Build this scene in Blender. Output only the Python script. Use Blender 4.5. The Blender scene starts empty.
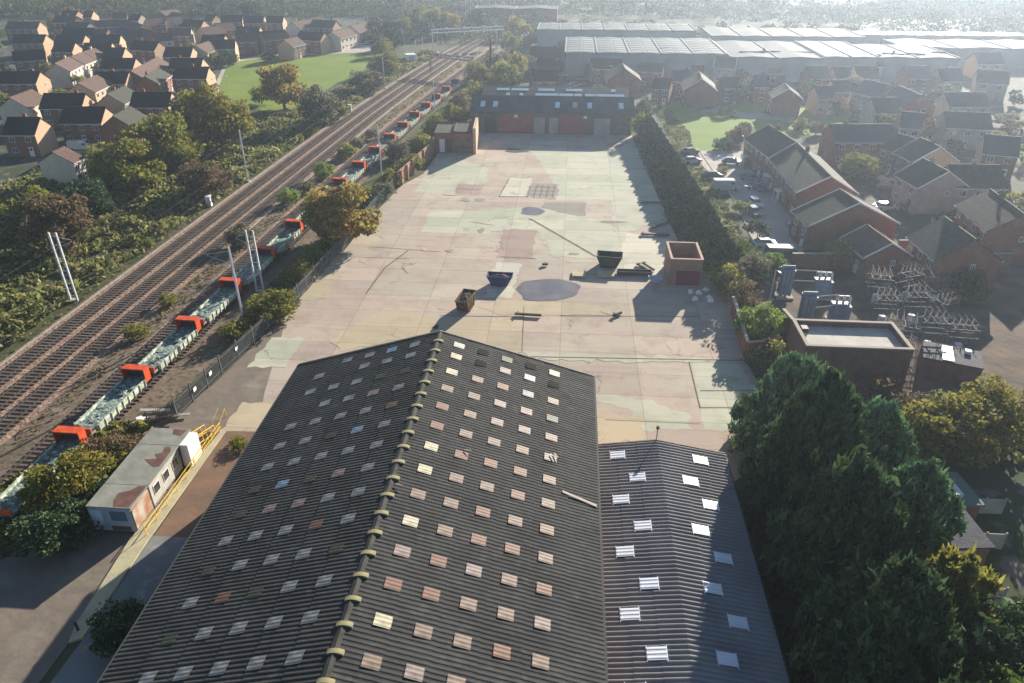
import bpy, math, random
import numpy as np
from mathutils import Vector, Matrix
random.seed(7); NR = np.random.default_rng(11)
R = math.radians
sc = bpy.context.scene
# ------------------------------------------------------------------ camera, sky, sun, exposure
CAM_H, FPX = 46.0, 730.0
PITCH = math.atan(417.5 / FPX); YAW = math.atan(64 / math.hypot(417.5, FPX))
cd = bpy.data.cameras.new('camera'); cam = bpy.data.objects.new('camera', cd)
sc.collection.objects.link(cam); sc.camera = cam
cam.location = (0, 0, CAM_H); cam.rotation_euler = (math.pi / 2 - PITCH, 0, YAW)
cd.sensor_width = 36.0; cd.lens = 36.0 * FPX / 1024.0; cd.clip_start = 0.5; cd.clip_end = 12000
SUN_EL, SUN_AZ = 17.5, 25.0           # azimuth clockwise from +Y
w = bpy.data.worlds.new('World'); sc.world = w; w.use_nodes = True
nt = w.node_tree; bg = nt.nodes['Background']
sky = nt.nodes.new('ShaderNodeTexSky'); sky.sky_type = 'NISHITA'; sky.sun_disc = False
sky.sun_elevation = R(SUN_EL); sky.sun_rotation = R(SUN_AZ); sky.air_density = 1.0; sky.dust_density = 0.3; sky.ozone_density = 2.0
nt.links.new(sky.outputs[0], bg.inputs[0]); bg.inputs[1].default_value = 0.05
ld = bpy.data.lights.new('sun', 'SUN'); ld.energy = 5.0; ld.angle = R(0.5); ld.color = (1.0, 0.90, 0.76)
sun = bpy.data.objects.new('sun', ld); sc.collection.objects.link(sun)
sd = Vector((math.sin(R(SUN_AZ)) * math.cos(R(SUN_EL)), math.cos(R(SUN_AZ)) * math.cos(R(SUN_EL)), math.sin(R(SUN_EL))))
sun.rotation_euler = sd.to_track_quat('Z', 'Y').to_euler()
sc.view_settings.view_transform = 'Standard'; sc.view_settings.look = 'None'
sc.view_settings.exposure = 1.42; sc.view_settings.gamma = 1.0
HAZE_DENSITY = 0.00037
sc.cycles.volume_bounces = 0; sc.cycles.max_bounces = 5; sc.cycles.transparent_max_bounces = 8

# ------------------------------------------------------------------ helpers
COL = sc.collection
_sp, _cp = math.sin(PITCH), math.cos(PITCH); _sy, _cy = math.sin(YAW), math.cos(YAW)
FW = Vector((-_sy * _cp, _cy * _cp, -_sp)); RT = Vector((_cy, _sy, 0)); UP = Vector((-_sy * _sp, _cy * _sp, _cp))
def P(px, py, z=0.0):
    "point of the place at height z, surveyed from the photograph"
    d = FW + RT * ((px - 512) / FPX) + UP * ((341.5 - py) / FPX)
    t = (z - CAM_H) / d.z
    return (d.x * t, d.y * t)
def PJ(x, y, z=0.0):
    v = Vector((x, y, z - CAM_H)); c = v.dot(FW); return (512 + FPX * v.dot(RT) / c, 341.5 - FPX * v.dot(UP) / c)
ORD = ['', 'first', 'second', 'third', 'fourth', 'fifth', 'sixth', 'seventh', 'eighth', 'ninth', 'tenth', 'eleventh', 'twelfth',
       'thirteenth', 'fourteenth', 'fifteenth', 'sixteenth', 'seventeenth', 'eighteenth', 'nineteenth', 'twentieth'] + ['number %d' % k for k in range(21, 60)]

MATS = {}
def mat(name, c, rough=0.85, c2=None, scale=1.0, detail=4, bump=0.0, metal=0.0, spec=0.12, rnd=0.0, contrast=(0.35, 0.65), transl=0.0, kind='noise', coord='Object', spots=None, alpha=1.0):
    if name in MATS: return MATS[name]
    m = bpy.data.materials.new(name); m.use_nodes = True; t = m.node_tree; N = t.nodes; Lk = t.links
    b = N['Principled BSDF']; b.inputs['Roughness'].default_value = rough; b.inputs['Metallic'].default_value = metal
    b.inputs['Specular IOR Level'].default_value = spec
    src = None
    rgb = N.new('ShaderNodeRGB'); rgb.outputs[0].default_value = (*c, 1); src = rgb.outputs[0]
    tc = N.new('ShaderNodeTexCoord'); geo = None
    if c2:
        n = N.new('ShaderNodeTexNoise'); n.inputs['Scale'].default_value = scale; n.inputs['Detail'].default_value = detail
        n.inputs['Roughness'].default_value = 0.34
        Lk.new(tc.outputs[coord], n.inputs['Vector'])
        r = N.new('ShaderNodeMapRange'); r.inputs[1].default_value = contrast[0]; r.inputs[2].default_value = contrast[1]
        Lk.new(n.outputs['Fac'], r.inputs[0])
        mx = N.new('ShaderNodeMix'); mx.data_type = 'RGBA'; mx.inputs[7].default_value = (*c2, 1)
        Lk.new(r.outputs[0], mx.inputs[0]); Lk.new(src, mx.inputs[6]); src = mx.outputs[2]
    if spots:
        sc_, col_, lo, hi = spots
        n = N.new('ShaderNodeTexNoise'); n.inputs['Scale'].default_value = sc_; n.inputs['Detail'].default_value = 6
        Lk.new(tc.outputs[coord], n.inputs['Vector'])
        r = N.new('ShaderNodeMapRange'); r.inputs[1].default_value = lo; r.inputs[2].default_value = hi
        Lk.new(n.outputs['Fac'], r.inputs[0])
        mx = N.new('ShaderNodeMix'); mx.data_type = 'RGBA'; mx.inputs[7].default_value = (*col_, 1)
        Lk.new(r.outputs[0], mx.inputs[0]); Lk.new(src, mx.inputs[6]); src = mx.outputs[2]
    if rnd:
        geo = N.new('ShaderNodeNewGeometry')
        hs = N.new('ShaderNodeHueSaturation')
        r = N.new('ShaderNodeMapRange'); r.inputs[3].default_value = 1 - rnd; r.inputs[4].default_value = 1 + rnd
        Lk.new(geo.outputs['Random Per Island'], r.inputs[0]); Lk.new(r.outputs[0], hs.inputs['Value'])
        Lk.new(src, hs.inputs['Color']); src = hs.outputs[0]
    Lk.new(src, b.inputs['Base Color'])
    if bump:
        n = N.new('ShaderNodeTexNoise'); n.inputs['Scale'].default_value = scale * 3; n.inputs['Detail'].default_value = 5
        Lk.new(tc.outputs[coord], n.inputs['Vector'])
        bp = N.new('ShaderNodeBump'); bp.inputs['Strength'].default_value = bump; bp.inputs['Distance'].default_value = 0.3
        Lk.new(n.outputs['Fac'], bp.inputs['Height']); Lk.new(bp.outputs[0], b.inputs['Normal'])
    if transl:
        tr = N.new('ShaderNodeBsdfTranslucent'); Lk.new(src, tr.inputs[0])
        ms = N.new('ShaderNodeMixShader'); ms.inputs[0].default_value = transl
        Lk.new(b.outputs[0], ms.inputs[1]); Lk.new(tr.outputs[0], ms.inputs[2])
        Lk.new(ms.outputs[0], N['Material Output'].inputs[0])
    MATS[name] = m; return m

class MB:
    "collects boxes, bars and polygons and links them as ONE mesh object"
    def __init__(s): s.v = []; s.f = []; s.m = []; s.k = 0
    def add(s, vs, fs):
        o = len(s.v); s.v += [tuple(v) for v in vs]; s.f += [tuple(i + o for i in f) for f in fs]; s.m += [s.k] * len(fs); return s
    def box(s, x0, x1, y0, y1, z0, z1, M=None):
        vs = [(x, y, z) for z in (z0, z1) for y in (y0, y1) for x in (x0, x1)]
        if M is not None: vs = [M @ Vector(v) for v in vs]
        return s.add(vs, [(0, 2, 3, 1), (4, 5, 7, 6), (0, 1, 5, 4), (2, 6, 7, 3), (0, 4, 6, 2), (1, 3, 7, 5)])
    def rbox(s, cx, cy, rz, lx, ly, z0, z1):
        M = Matrix.Translation((cx, cy, 0)) @ Matrix.Rotation(rz, 4, 'Z')
        return s.box(-lx / 2, lx / 2, -ly / 2, ly / 2, z0, z1, M)
    def poly(s, pts, z): return s.add([(p[0], p[1], z) for p in pts], [tuple(range(len(pts)))])
    def prism(s, pts, z0, z1):
        n = len(pts)
        vs = [(p[0], p[1], z0) for p in pts] + [(p[0], p[1], z1) for p in pts]
        return s.add(vs, [tuple(range(n))[::-1], tuple(range(n, 2 * n))] + [(i, (i + 1) % n, n + (i + 1) % n, n + i) for i in range(n)])
    def bar(s, a, b, r, n=6, r2=None):
        a = Vector(a); b = Vector(b); d = (b - a).normalized(); r2 = r if r2 is None else r2
        u = d.orthogonal().normalized(); v = d.cross(u); vs = []
        for c, rr in ((a, r), (b, r2)):
            for i in range(n):
                q = 2 * math.pi * i / n; vs.append(c + (u * math.cos(q) + v * math.sin(q)) * rr)
        return s.add(vs, [tuple(range(n))[::-1], tuple(range(n, 2 * n))] + [(i, (i + 1) % n, n + (i + 1) % n, n + i) for i in range(n)])
    def sweep(s, prof, a, b):
        "profile (x,z) points swept along local y"
        n = len(prof); vs = [(p[0], a, p[1]) for p in prof] + [(p[0], b, p[1]) for p in prof]
        return s.add(vs, [tuple(range(n)), tuple(range(2 * n - 1, n - 1, -1))] + [(i, n + i, n + (i + 1) % n, (i + 1) % n) for i in range(n)])
    def mesh(s, name, mats):
        me = bpy.data.meshes.new(name); me.from_pydata(s.v, [], s.f)
        for m in (mats if isinstance(mats, (list, tuple)) else [mats]): me.materials.append(m)
        if any(s.m): me.polygons.foreach_set('material_index', s.m)
        me.update(); return me
    def build(s, name, mats, parent=None, bevel=0.0):
        me = s.mesh(name, mats); return link(name, me, parent)
def link(name, me, parent=None, loc=None, rz=0.0):
    o = bpy.data.objects.new(name, me); COL.objects.link(o)
    if parent: o.parent = parent
    if loc is not None: o.location = loc
    if rz: o.rotation_euler = (0, 0, rz)
    return o
def tag(o, label=None, cat=None, group=None, kind=None):
    if label: o['label'] = label
    if cat: o['category'] = cat
    if group: o['group'] = group
    if kind: o['kind'] = kind
    return o
def empty(name, loc, rz, label, cat, group=None):
    o = bpy.data.objects.new(name, None); COL.objects.link(o); o.location = (loc[0], loc[1], loc[2] if len(loc) > 2 else 0.0)
    o.rotation_euler = (0, 0, rz); o.empty_display_size = 0.5; return tag(o, label, cat, group)
def struct(name, mb, m): return tag(mb.build(name, m), kind='structure')
def copy_tree(o, parent=None):
    c = o.copy(); COL.objects.link(c)
    if parent: c.parent = parent
    for ch in list(o.children): copy_tree(ch, c)
    return c

# ------------------------------------------------------------------ materials
M_ground = mat('ground_mix', (0.060, 0.075, 0.030), 0.95, (0.11, 0.095, 0.06), 0.05, 8, 0.5, spots=(0.35, (0.035, 0.05, 0.018), 0.5, 0.6))
M_grass = mat('mown_grass', (0.135, 0.20, 0.018), 0.95, (0.18, 0.24, 0.028), 0.08, 6, 0.2, spots=(1.2, (0.09, 0.14, 0.025), 0.52, 0.72))
M_grass2 = mat('park_grass', (0.13, 0.21, 0.03), 0.95, (0.17, 0.24, 0.045), 0.1, 6, 0.2)
M_rough = mat('rough_grass', (0.17, 0.16, 0.07), 0.95, (0.10, 0.13, 0.04), 0.35, 8, 0.6, spots=(1.3, (0.26, 0.22, 0.11), 0.5, 0.65))
M_scrubsoil = mat('scrub_soil', (0.05, 0.06, 0.025), 0.95, (0.09, 0.09, 0.045), 0.2, 8, 0.6)
M_ballast = mat('ballast', (0.28, 0.18, 0.13), 0.95, (0.34, 0.245, 0.185), 0.5, 8, 0.7, spots=(4.0, (0.08, 0.06, 0.05), 0.5, 0.65))
M_ballast2 = mat('rusty_ballast', (0.30, 0.16, 0.085), 0.95, (0.16, 0.12, 0.09), 0.3, 8, 0.6, spots=(4.0, (0.09, 0.06, 0.045), 0.5, 0.65))
M_dirt = mat('siding_dirt', (0.19, 0.145, 0.115), 0.95, (0.13, 0.105, 0.075), 0.25, 8, 0.6, spots=(1.5, (0.06, 0.065, 0.03), 0.53, 0.66))
M_asph = mat('asphalt', (0.06, 0.06, 0.06), 0.9, (0.085, 0.083, 0.08), 0.4, 6, 0.15)
M_road = mat('estate_road', (0.36, 0.33, 0.30), 0.9, (0.42, 0.385, 0.35), 0.2, 6, 0.1)
M_estate = mat('estate_plots', (0.085, 0.08, 0.075), 0.92, (0.045, 0.065, 0.025), 0.09, 5, 0.2, spots=(0.3, (0.14, 0.13, 0.115), 0.55, 0.62))
M_leftroad = mat('depot_road', (0.20, 0.165, 0.135), 0.9, (0.15, 0.13, 0.11), 0.3, 8, 0.2, spots=(0.3, (0.25, 0.22, 0.17), 0.5, 0.7))
M_rail = mat('rail_steel', (0.23, 0.19, 0.16), 0.35, metal=0.8)
M_sleeper = mat('sleeper_timber', (0.10, 0.075, 0.06), 0.9, (0.16, 0.13, 0.11), 0.6)
M_brick = mat('red_brick', (0.27, 0.115, 0.075), 0.9, (0.20, 0.085, 0.06), 2.5, 6, 0.2, spots=(0.4, (0.32, 0.17, 0.12), 0.5, 0.8))
M_brick2 = mat('brown_brick', (0.23, 0.125, 0.09), 0.9, (0.17, 0.095, 0.07), 2.5, 6, 0.2)
M_buff = mat('sunlit_buff_brick', (0.58, 0.41, 0.27), 0.9, (0.48, 0.33, 0.22), 2.5, 6, 0.2)  # sunlight on the gables and end wall is put into this colour
M_render = mat('cream_render', (0.62, 0.55, 0.45), 0.9, (0.55, 0.48, 0.40), 0.8)
M_tile = [mat('shaded_brown_tile', (0.036, 0.027, 0.028), 0.9, (0.027, 0.022, 0.023), 1.6, 5, 0.3),  # shade of slopes turned from the sun is put into this colour
          mat('brown_tile', (0.15, 0.095, 0.08), 0.85, (0.10, 0.07, 0.06), 1.6, 5, 0.3),
          mat('grey_tile', (0.075, 0.078, 0.064), 0.85, (0.055, 0.058, 0.048), 1.6, 5, 0.3),
          mat('slate_tile', (0.06, 0.065, 0.085), 0.8, (0.045, 0.05, 0.068), 1.6, 5, 0.2)]
M_white = mat('white_paint', (0.80, 0.80, 0.78), 0.5)
M_pvc = mat('white_plastic', (0.72, 0.72, 0.70), 0.4)
M_glass = mat('dark_glass', (0.03, 0.035, 0.045), 0.08, spec=0.8)
M_steel = mat('galvanised_steel', (0.55, 0.58, 0.62), 0.6, (0.45, 0.48, 0.52), 1.0)
M_dark = mat('dark_steel', (0.06, 0.06, 0.06), 0.6)
M_tyre = mat('tyre_rubber', (0.02, 0.02, 0.02), 0.8)
M_trunk = mat('bark', (0.10, 0.075, 0.055), 0.95, (0.06, 0.05, 0.04), 3.0)
M_conc = mat('pale_concrete', (0.42, 0.40, 0.35), 0.9, (0.34, 0.32, 0.28), 0.8, 6, 0.15)
def leafm(name, c, c2, rnd=0.4, tr=0.45, scale=2.6): return mat(name, c, 0.75, c2, scale, 3, rnd=rnd, transl=tr, spec=0.15)
LEAF = dict(green=leafm('leaf_green', (0.094, 0.163, 0.027), (0.138, 0.188, 0.037)),
            olive=leafm('leaf_olive', (0.156, 0.181, 0.033), (0.225, 0.206, 0.044)),
            autumn=leafm('leaf_autumn', (0.246, 0.201, 0.039), (0.175, 0.191, 0.041)),
            orange=leafm('leaf_orange', (0.369, 0.234, 0.062), (0.205, 0.212, 0.048)),
            brown=leafm('leaf_brown', (0.175, 0.119, 0.062), (0.125, 0.106, 0.056)),
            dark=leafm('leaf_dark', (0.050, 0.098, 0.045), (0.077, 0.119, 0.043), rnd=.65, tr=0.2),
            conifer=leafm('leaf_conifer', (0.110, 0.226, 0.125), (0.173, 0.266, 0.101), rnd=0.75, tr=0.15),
            bright=leafm('leaf_bright', (0.163, 0.237, 0.044), (0.225, 0.275, 0.062)),
            yellow=leafm('leaf_yellow', (0.263, 0.250, 0.056), (0.175, 0.200, 0.044)),
            grey=leafm('leaf_grey', (0.138, 0.150, 0.081), (0.175, 0.163, 0.106)))

# ------------------------------------------------------------------ foliage
def leaf_mesh(name, pts, size, m, flat=0.0, asp=0.6):
    "one small randomly turned leaf spray per point"
    pts = np.asarray(pts, float); n = len(pts)
    a = NR.normal(size=(n, 3)); a[:, 2] *= (1 - flat); a /= np.linalg.norm(a, axis=1)[:, None]
    b = NR.normal(size=(n, 3)); b -= a * (a * b).sum(1)[:, None]; b /= np.linalg.norm(b, axis=1)[:, None]
    s = (size * NR.uniform(0.45, 1.55, n))[:, None]
    q = np.stack([pts + a * s, pts + b * s * asp, pts - a * s, pts - b * s * asp], 1).reshape(-1, 3)
    me = bpy.data.meshes.new(name); me.vertices.add(4 * n); me.vertices.foreach_set('co', q.ravel())
    me.loops.add(4 * n); me.loops.foreach_set('vertex_index', np.arange(4 * n, dtype=np.int32))
    me.polygons.add(n); me.polygons.foreach_set('loop_start', np.arange(0, 4 * n, 4, dtype=np.int32))
    try: me.polygons.foreach_set('loop_total', np.full(n, 4, dtype=np.int32))
    except Exception: pass
    me.materials.append(m); me.update(calc_edges=True); return me
def crown_pts(nclump, per, rz=1.0, spread=0.30, shape='round'):
    "unit crown: radius 1, base z=0.15, top z~2*rz"
    out = []
    for i in range(nclump):
        u = NR.normal(size=3); u /= np.linalg.norm(u); rr = NR.uniform(0.45, 0.92)
        c = u * rr; c[2] = c[2] * rz + rz * 1.05
        if shape == 'cone':
            t = (i + 0.5) / nclump; t = t ** 1.25; an = NR.uniform(0, 6.283); q = (1 - t) ** 0.8 * NR.uniform(0.55, 0.95) + 0.03
            c = np.array([math.cos(an) * q, math.sin(an) * q, 0.15 + t * 2 * rz])
        s = spread * NR.uniform(0.6, 1.25) * (1 if shape != 'cone' else 0.85)
        d = NR.normal(size=(per, 3)); d /= np.linalg.norm(d, axis=1)[:, None]
        d *= (NR.uniform(0.35, 1.0, per) ** 0.5)[:, None] * s; d[:, 2] *= 0.7
        out.append(c + d)
    return np.concatenate(out)
CROWNS = {}
def crown(kind, v):
    k = (kind, v)
    if k not in CROWNS:
        if kind == 'big': pts = crown_pts(46, 130, 0.82, 0.33); s = 0.052
        elif kind == 'mid': pts = crown_pts(30, 70, 0.80, 0.36); s = 0.075
        elif kind == 'far': pts = crown_pts(18, 40, 0.85, 0.42); s = 0.12
        elif kind == 'tall': pts = crown_pts(40, 80, 1.4, 0.32); s = 0.065
        elif kind == 'bush': pts = crown_pts(20, 70, 0.62, 0.38); s = 0.07
        elif kind == 'wispy': pts = crown_pts(34, 36, 0.9, 0.26); s = 0.055
        CROWNS[k] = leaf_mesh(kind + '_crown', pts, s, LEAF['green'])
    return CROWNS[k]
TRUNK = {}
def trunk_mesh(v):
    if v not in TRUNK:
        b = MB(); b.bar((0, 0, -0.02), (0.01, 0, 0.55), 0.045, 7, 0.03)
        for i in range(5):
            an = i * 1.25 + v; r = 0.45
            b.bar((0, 0, 0.35 + 0.05 * i), (math.cos(an) * r * 0.7, math.sin(an) * r * 0.7, 0.75 + 0.05 * i), 0.022, 5, 0.008)
        TRUNK[v] = b.mesh('trunk', M_trunk)
    return TRUNK[v]
NTREE = [0]
def tree(x, y, h, wd, leaf, label, kind='mid', name='tree', cat='tree', group=None):
    NTREE[0] += 1; v = NTREE[0] % 3
    t = empty(name, (x, y, 0), random.uniform(0, 6.28), label, cat, group)
    low = kind == 'bush'
    rzk = {'big': 0.82, 'mid': 0.80, 'far': 0.85, 'tall': 1.4, 'bush': 0.62, 'wispy': 0.9}[kind]
    c = link('crown' if not low else 'foliage', crown(kind, v), t)
    c.material_slots[0].link = 'OBJECT'; c.material_slots[0].material = LEAF[leaf]
    tz = 0.0 if low else 0.05 * h
    c.scale = (wd / 2 * 1.04, wd / 2 * 1.04, (h - tz) * 1.12 / (2.1 * rzk)); c.location = (0, 0, tz - (0.1 if low else 0.3))
    if kind != 'far' and not low:
        k = link('trunk', trunk_mesh(v), t); k.scale = (h * 0.8, h * 0.8, h * 0.85)
    elif low:
        k = link('stem', trunk_mesh(v), t); k.scale = (h * 0.6, h * 0.6, h * 0.6)
    else:
        k = link('trunk', trunk_mesh(v), t); k.scale = (h * 0.7, h * 0.7, h * 0.8)
    return t
def inpoly(x, y, poly):
    n = len(poly); c = np.zeros(len(x), bool); j = n - 1
    for i in range(n):
        xi, yi = poly[i]; xj, yj = poly[j]
        c ^= ((yi > y) != (yj > y)) & (x < (xj - xi) * (y - yi) / (yj - yi + 1e-12) + xi); j = i
    return c
def scatter(poly, n, hmax, cell=3.0):
    "points in a lumpy ground-cover layer over a polygon"
    P_ = np.array(poly); lo = P_.min(0); hi = P_.max(0)
    xy = NR.uniform(lo, hi, (n * 3, 2)); xy = xy[inpoly(xy[:, 0], xy[:, 1], poly)][:n]
    x, y = xy.T
    f = (np.sin(x * 1.1 / cell * 2 + 1.3 * np.sin(y / cell * 1.7)) * np.cos(y * 1.3 / cell * 2 + 1.7 * np.sin(x / cell * 1.4)) +
         0.6 * np.sin(x * 4.3 / cell + y * 3.1 / cell) * np.cos(y * 3.7 / cell - x * 2.2 / cell)) / 1.6
    hh = hmax * np.clip(0.45 + 0.6 * f, 0.05, 1)
    keep = NR.uniform(0, 1, len(x)) < np.clip(0.55 + 0.7 * f, 0.12, 1)
    z = hh * NR.uniform(0.15, 1.0, len(x)) ** 0.6
    return np.stack([x, y, z], 1)[keep]
def stuff(name, me, label, cat):
    return tag(link(name, me), label, cat, kind='stuff')
# ------------------------------------------------------------------ GROUND
g = MB(); g.poly([(-4000, -300), (4000, -300), (4000, 7000), (-4000, 7000)], 0); struct('ground', g, M_ground)
def sheet(name, poly, z, m): return struct(name, MB().poly(poly, z), m)

# railway reference curve (centre of middle main track): x as function of y
KY = [-40, 20, 72, 120, 160, 209, 279, 340, 450, 600]
KX = [-63.5, -62.2, -61.1, -59.7, -58.3, -56.0, -50.5, -43.5, -26.0, 4.0]
def bx(y):
    y = float(y)
    for i in range(len(KY) - 1):
        if y <= KY[i + 1] or i == len(KY) - 2:
            def sl(j):
                j0 = max(j - 1, 0); j1 = min(j + 1, len(KY) - 1); return (KX[j1] - KX[j0]) / (KY[j1] - KY[j0])
            h = KY[i + 1] - KY[i]; t = (y - KY[i]) / h
            return (2*t**3-3*t*t+1)*KX[i] + (t**3-2*t*t+t)*h*sl(i) + (-2*t**3+3*t*t)*KX[i+1] + (t**3-t*t)*h*sl(i+1)
def strip(name, o0, o1, y0, y1, z, m, step=6, growth=0.0):
    b = MB(); vs = []; ys = np.arange(y0, y1 + step, step)
    for y in ys: vs += [(bx(y) + o0, y, z), (bx(y) + o1(y) if callable(o1) else bx(y) + o1, y, z)]
    b.add(vs, [(2*i, 2*i+1, 2*i+3, 2*i+2) for i in range(len(ys) - 1)]); return struct(name, b, m)
sheet('railway_bank', [(-175, 20), (-40, 20), (-34, 140), (-30, 180), (-24, 300), (0, 450), (-60, 470), (-70, 300), (-78, 208), (-92, 190), (-110, 150), (-130, 120), (-150, 80)], 0.010, M_scrubsoil)
strip('siding_ground', 4.6, lambda y: 20.0 if y < 140 else 17.5, -20, 420, 0.02, M_dirt)
strip('ballast', -6.2, 5.4, -30, 520, 0.03, M_ballast)
strip('rusty_ballast', -1.3, 1.2, -30, 230, 0.036, M_ballast2)
strip('ballast', 8.6, 11.9, -30, 400, 0.036, M_dirt if False else M_ballast)
def track(off, y0, y1, offf=None):
    b = MB(); y = y0; f = offf or (lambda q: off)
    b.k = 1
    while y < y1:
        x = bx(y) + f(y); an = math.atan2(bx(y + 1) + f(y + 1) - x, 1.0)
        b.rbox(x, y, -an, 2.5, 0.26, 0.03, 0.14); y += 0.70
    b.k = 0
    for s in (-0.7175, 0.7175):
        ys = np.arange(y0, y1, 6.0); vs = []
        for q in ys:
            x = bx(q) + f(q) + s
            vs += [(x - 0.035, q, 0.13), (x + 0.035, q, 0.13), (x + 0.035, q, 0.30), (x - 0.035, q, 0.30)]
        n = len(ys); fs = []
        for i in range(n - 1):
            a = 4 * i
            fs += [(a + 1, a + 5, a + 6, a + 2), (a + 2, a + 6, a + 7, a + 3), (a + 3, a + 7, a + 4, a)]
        b.add(vs, fs)
    return struct('railway_track', b, [M_rail, M_sleeper])
OD = lambda y: 10.0 + 0.010 * max(0, y - 60); OE = lambda y: 13.6 + 0.018 * max(0, y - 60)
track(-3.5, -20, 470); track(0, -20, 470); track(3.25, -20, 470)
track(0, -20, 330, OD); track(0, -20, 330, OE)
strip('cable_trough', -5.75, -5.45, 0, 420, 0.12, M_conc)
strip('cable_trough', 5.3, 5.55, 110, 330, 0.10, M_conc)
# yard slab and its patches
YARD = [(-33.2, 142), (-30.3, 150), (-29.5, 171), (-24, 186), (16, 186), (16.2, 172), (18.3, 131), (19.0, 116), (22, 104), (24.5, 96), (22.5, 78), (23.5, 68), (20, 58), (2, 40), (-20, 40), (-31.0, 59.5), (-37.2, 62), (-39.4, 66), (-37.2, 82), (-36.3, 92), (-35.6, 104), (-34.9, 124)]
def yard_mat(name='yard_concrete', c1=(0.42, 0.345, 0.295), c2=(0.45, 0.41, 0.335)):
    m = bpy.data.materials.new(name); m.use_nodes = True; t = m.node_tree; N = t.nodes; L = t.links; b = N['Principled BSDF']
    b.inputs['Roughness'].default_value = 0.88; b.inputs['Specular IOR Level'].default_value = 0.12
    tc = N.new('ShaderNodeTexCoord')
    def noise(s, d=6, w=None):
        n = N.new('ShaderNodeTexNoise'); n.inputs['Scale'].default_value = s; n.inputs['Detail'].default_value = d; n.inputs['Roughness'].default_value = 0.65
        L.new((w or tc.outputs['Object']), n.inputs['Vector']); return n.outputs['Fac']
    def mr(x, a, c, lo=0, hi=1):
        r = N.new('ShaderNodeMapRange'); r.inputs[1].default_value = a; r.inputs[2].default_value = c; r.inputs[3].default_value = lo; r.inputs[4].default_value = hi
        L.new(x, r.inputs[0]); return r.outputs[0]
    def mix(f, A, B):
        x = N.new('ShaderNodeMix'); x.data_type = 'RGBA'; L.new(f, x.inputs[0])
        for s_, i in ((A, 6), (B, 7)):
            if isinstance(s_, tuple): x.inputs[i].default_value = (*s_, 1)
            else: L.new(s_, x.inputs[i])
        return x.outputs[2]
    c = mix(mr(noise(0.06), 0.42, 0.62), c1, c2)
    c = mix(mr(noise(0.25), 0.50, 0.72), c, tuple(v * .80 for v in c1))
    mp = N.new('ShaderNodeMapping'); mp.inputs['Scale'].default_value = (0.06, 0.9, 1); L.new(tc.outputs['Object'], mp.inputs[0])
    c = mix(mr(noise(1.0, 6, mp.outputs[0]), 0.52, 0.78, 0, 0.7), c, tuple(v * .74 for v in c1))
    c = mix(mr(noise(2.2), 0.58, 0.75, 0, 0.6), c, tuple(v * 1.18 for v in c2))
    c = mix(mr(noise(0.9), 0.66, 0.74, 0, 0.7), c, (0.17, 0.15, 0.12))
    vo = N.new('ShaderNodeTexVoronoi'); vo.feature = 'DISTANCE_TO_EDGE'; vo.inputs['Scale'].default_value = 0.16
    wn = N.new('ShaderNodeTexNoise'); wn.inputs['Scale'].default_value = 0.5; wn.inputs['Detail'].default_value = 4; L.new(tc.outputs['Object'], wn.inputs['Vector'])
    wm = N.new('ShaderNodeVectorMath'); wm.operation = 'MULTIPLY_ADD'; wm.inputs[1].default_value = (3, 3, 0); L.new(wn.outputs['Color'], wm.inputs[0]); L.new(tc.outputs['Object'], wm.inputs[2]); L.new(wm.outputs[0], vo.inputs['Vector'])
    ck = mr(vo.outputs['Distance'], 0.004, 0.016, 1, 0); gate = mr(noise(0.11), 0.52, 0.60, 0, .55)
    mm = N.new('ShaderNodeMath'); mm.operation = 'MULTIPLY'; L.new(ck, mm.inputs[0]); L.new(gate, mm.inputs[1])
    c = mix(mm.outputs[0], c, (0.12, 0.11, 0.07))
    bt = N.new('ShaderNodeTexBrick'); bt.inputs['Scale'].default_value = 1.0; bt.inputs['Brick Width'].default_value = 9.3; bt.inputs['Row Height'].default_value = 4.6
    bt.offset = 0.0; bt.inputs['Mortar Size'].default_value = 0.035; bt.inputs['Mortar Smooth'].default_value = 0.3
    bt.inputs['Color1'].default_value = (0.86, 0.86, 0.86, 1); bt.inputs['Color2'].default_value = (1.08, 1.05, 1.02, 1); bt.inputs['Mortar'].default_value = (0.55, 0.55, 0.5, 1)
    L.new(tc.outputs['Object'], bt.inputs['Vector'])
    mu = N.new('ShaderNodeMix'); mu.data_type = 'RGBA'; mu.blend_type = 'MULTIPLY'; mu.inputs[0].default_value = 1.0
    L.new(c, mu.inputs[6]); L.new(bt.outputs['Color'], mu.inputs[7]); L.new(mu.outputs[2], b.inputs['Base Color'])
    return m
M_yard = yard_mat()
sheet('yard', YARD, 0.045, M_yard)
PT = dict(green=yard_mat('green_screed', (0.43, 0.445, 0.355), (0.48, 0.48, 0.39)), cream=yard_mat('cream_screed', (0.53, 0.51, 0.42), (0.56, 0.535, 0.445)),
          moss=yard_mat('mossy_slab', (0.45, 0.395, 0.275), (0.43, 0.36, 0.28)), pink=yard_mat('pink_concrete', (0.38, 0.29, 0.25), (0.34, 0.27, 0.235)),
          pale=yard_mat('pale_slab', (0.44, 0.375, 0.325), (0.41, 0.365, 0.31)), grey=yard_mat('grey_slab', (0.30, 0.285, 0.245), (0.265, 0.255, 0.215)),
          brown=mat('brown_slab', (0.22, 0.14, 0.095), 0.92, (0.17, 0.115, 0.085), 0.4, 7, 0.1))
MATS['mossy_concrete'] = PT['moss']
def PZ(ox, oy, s, pts): return [(ox + a / s, oy + b / s) for a, b in pts]
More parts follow.
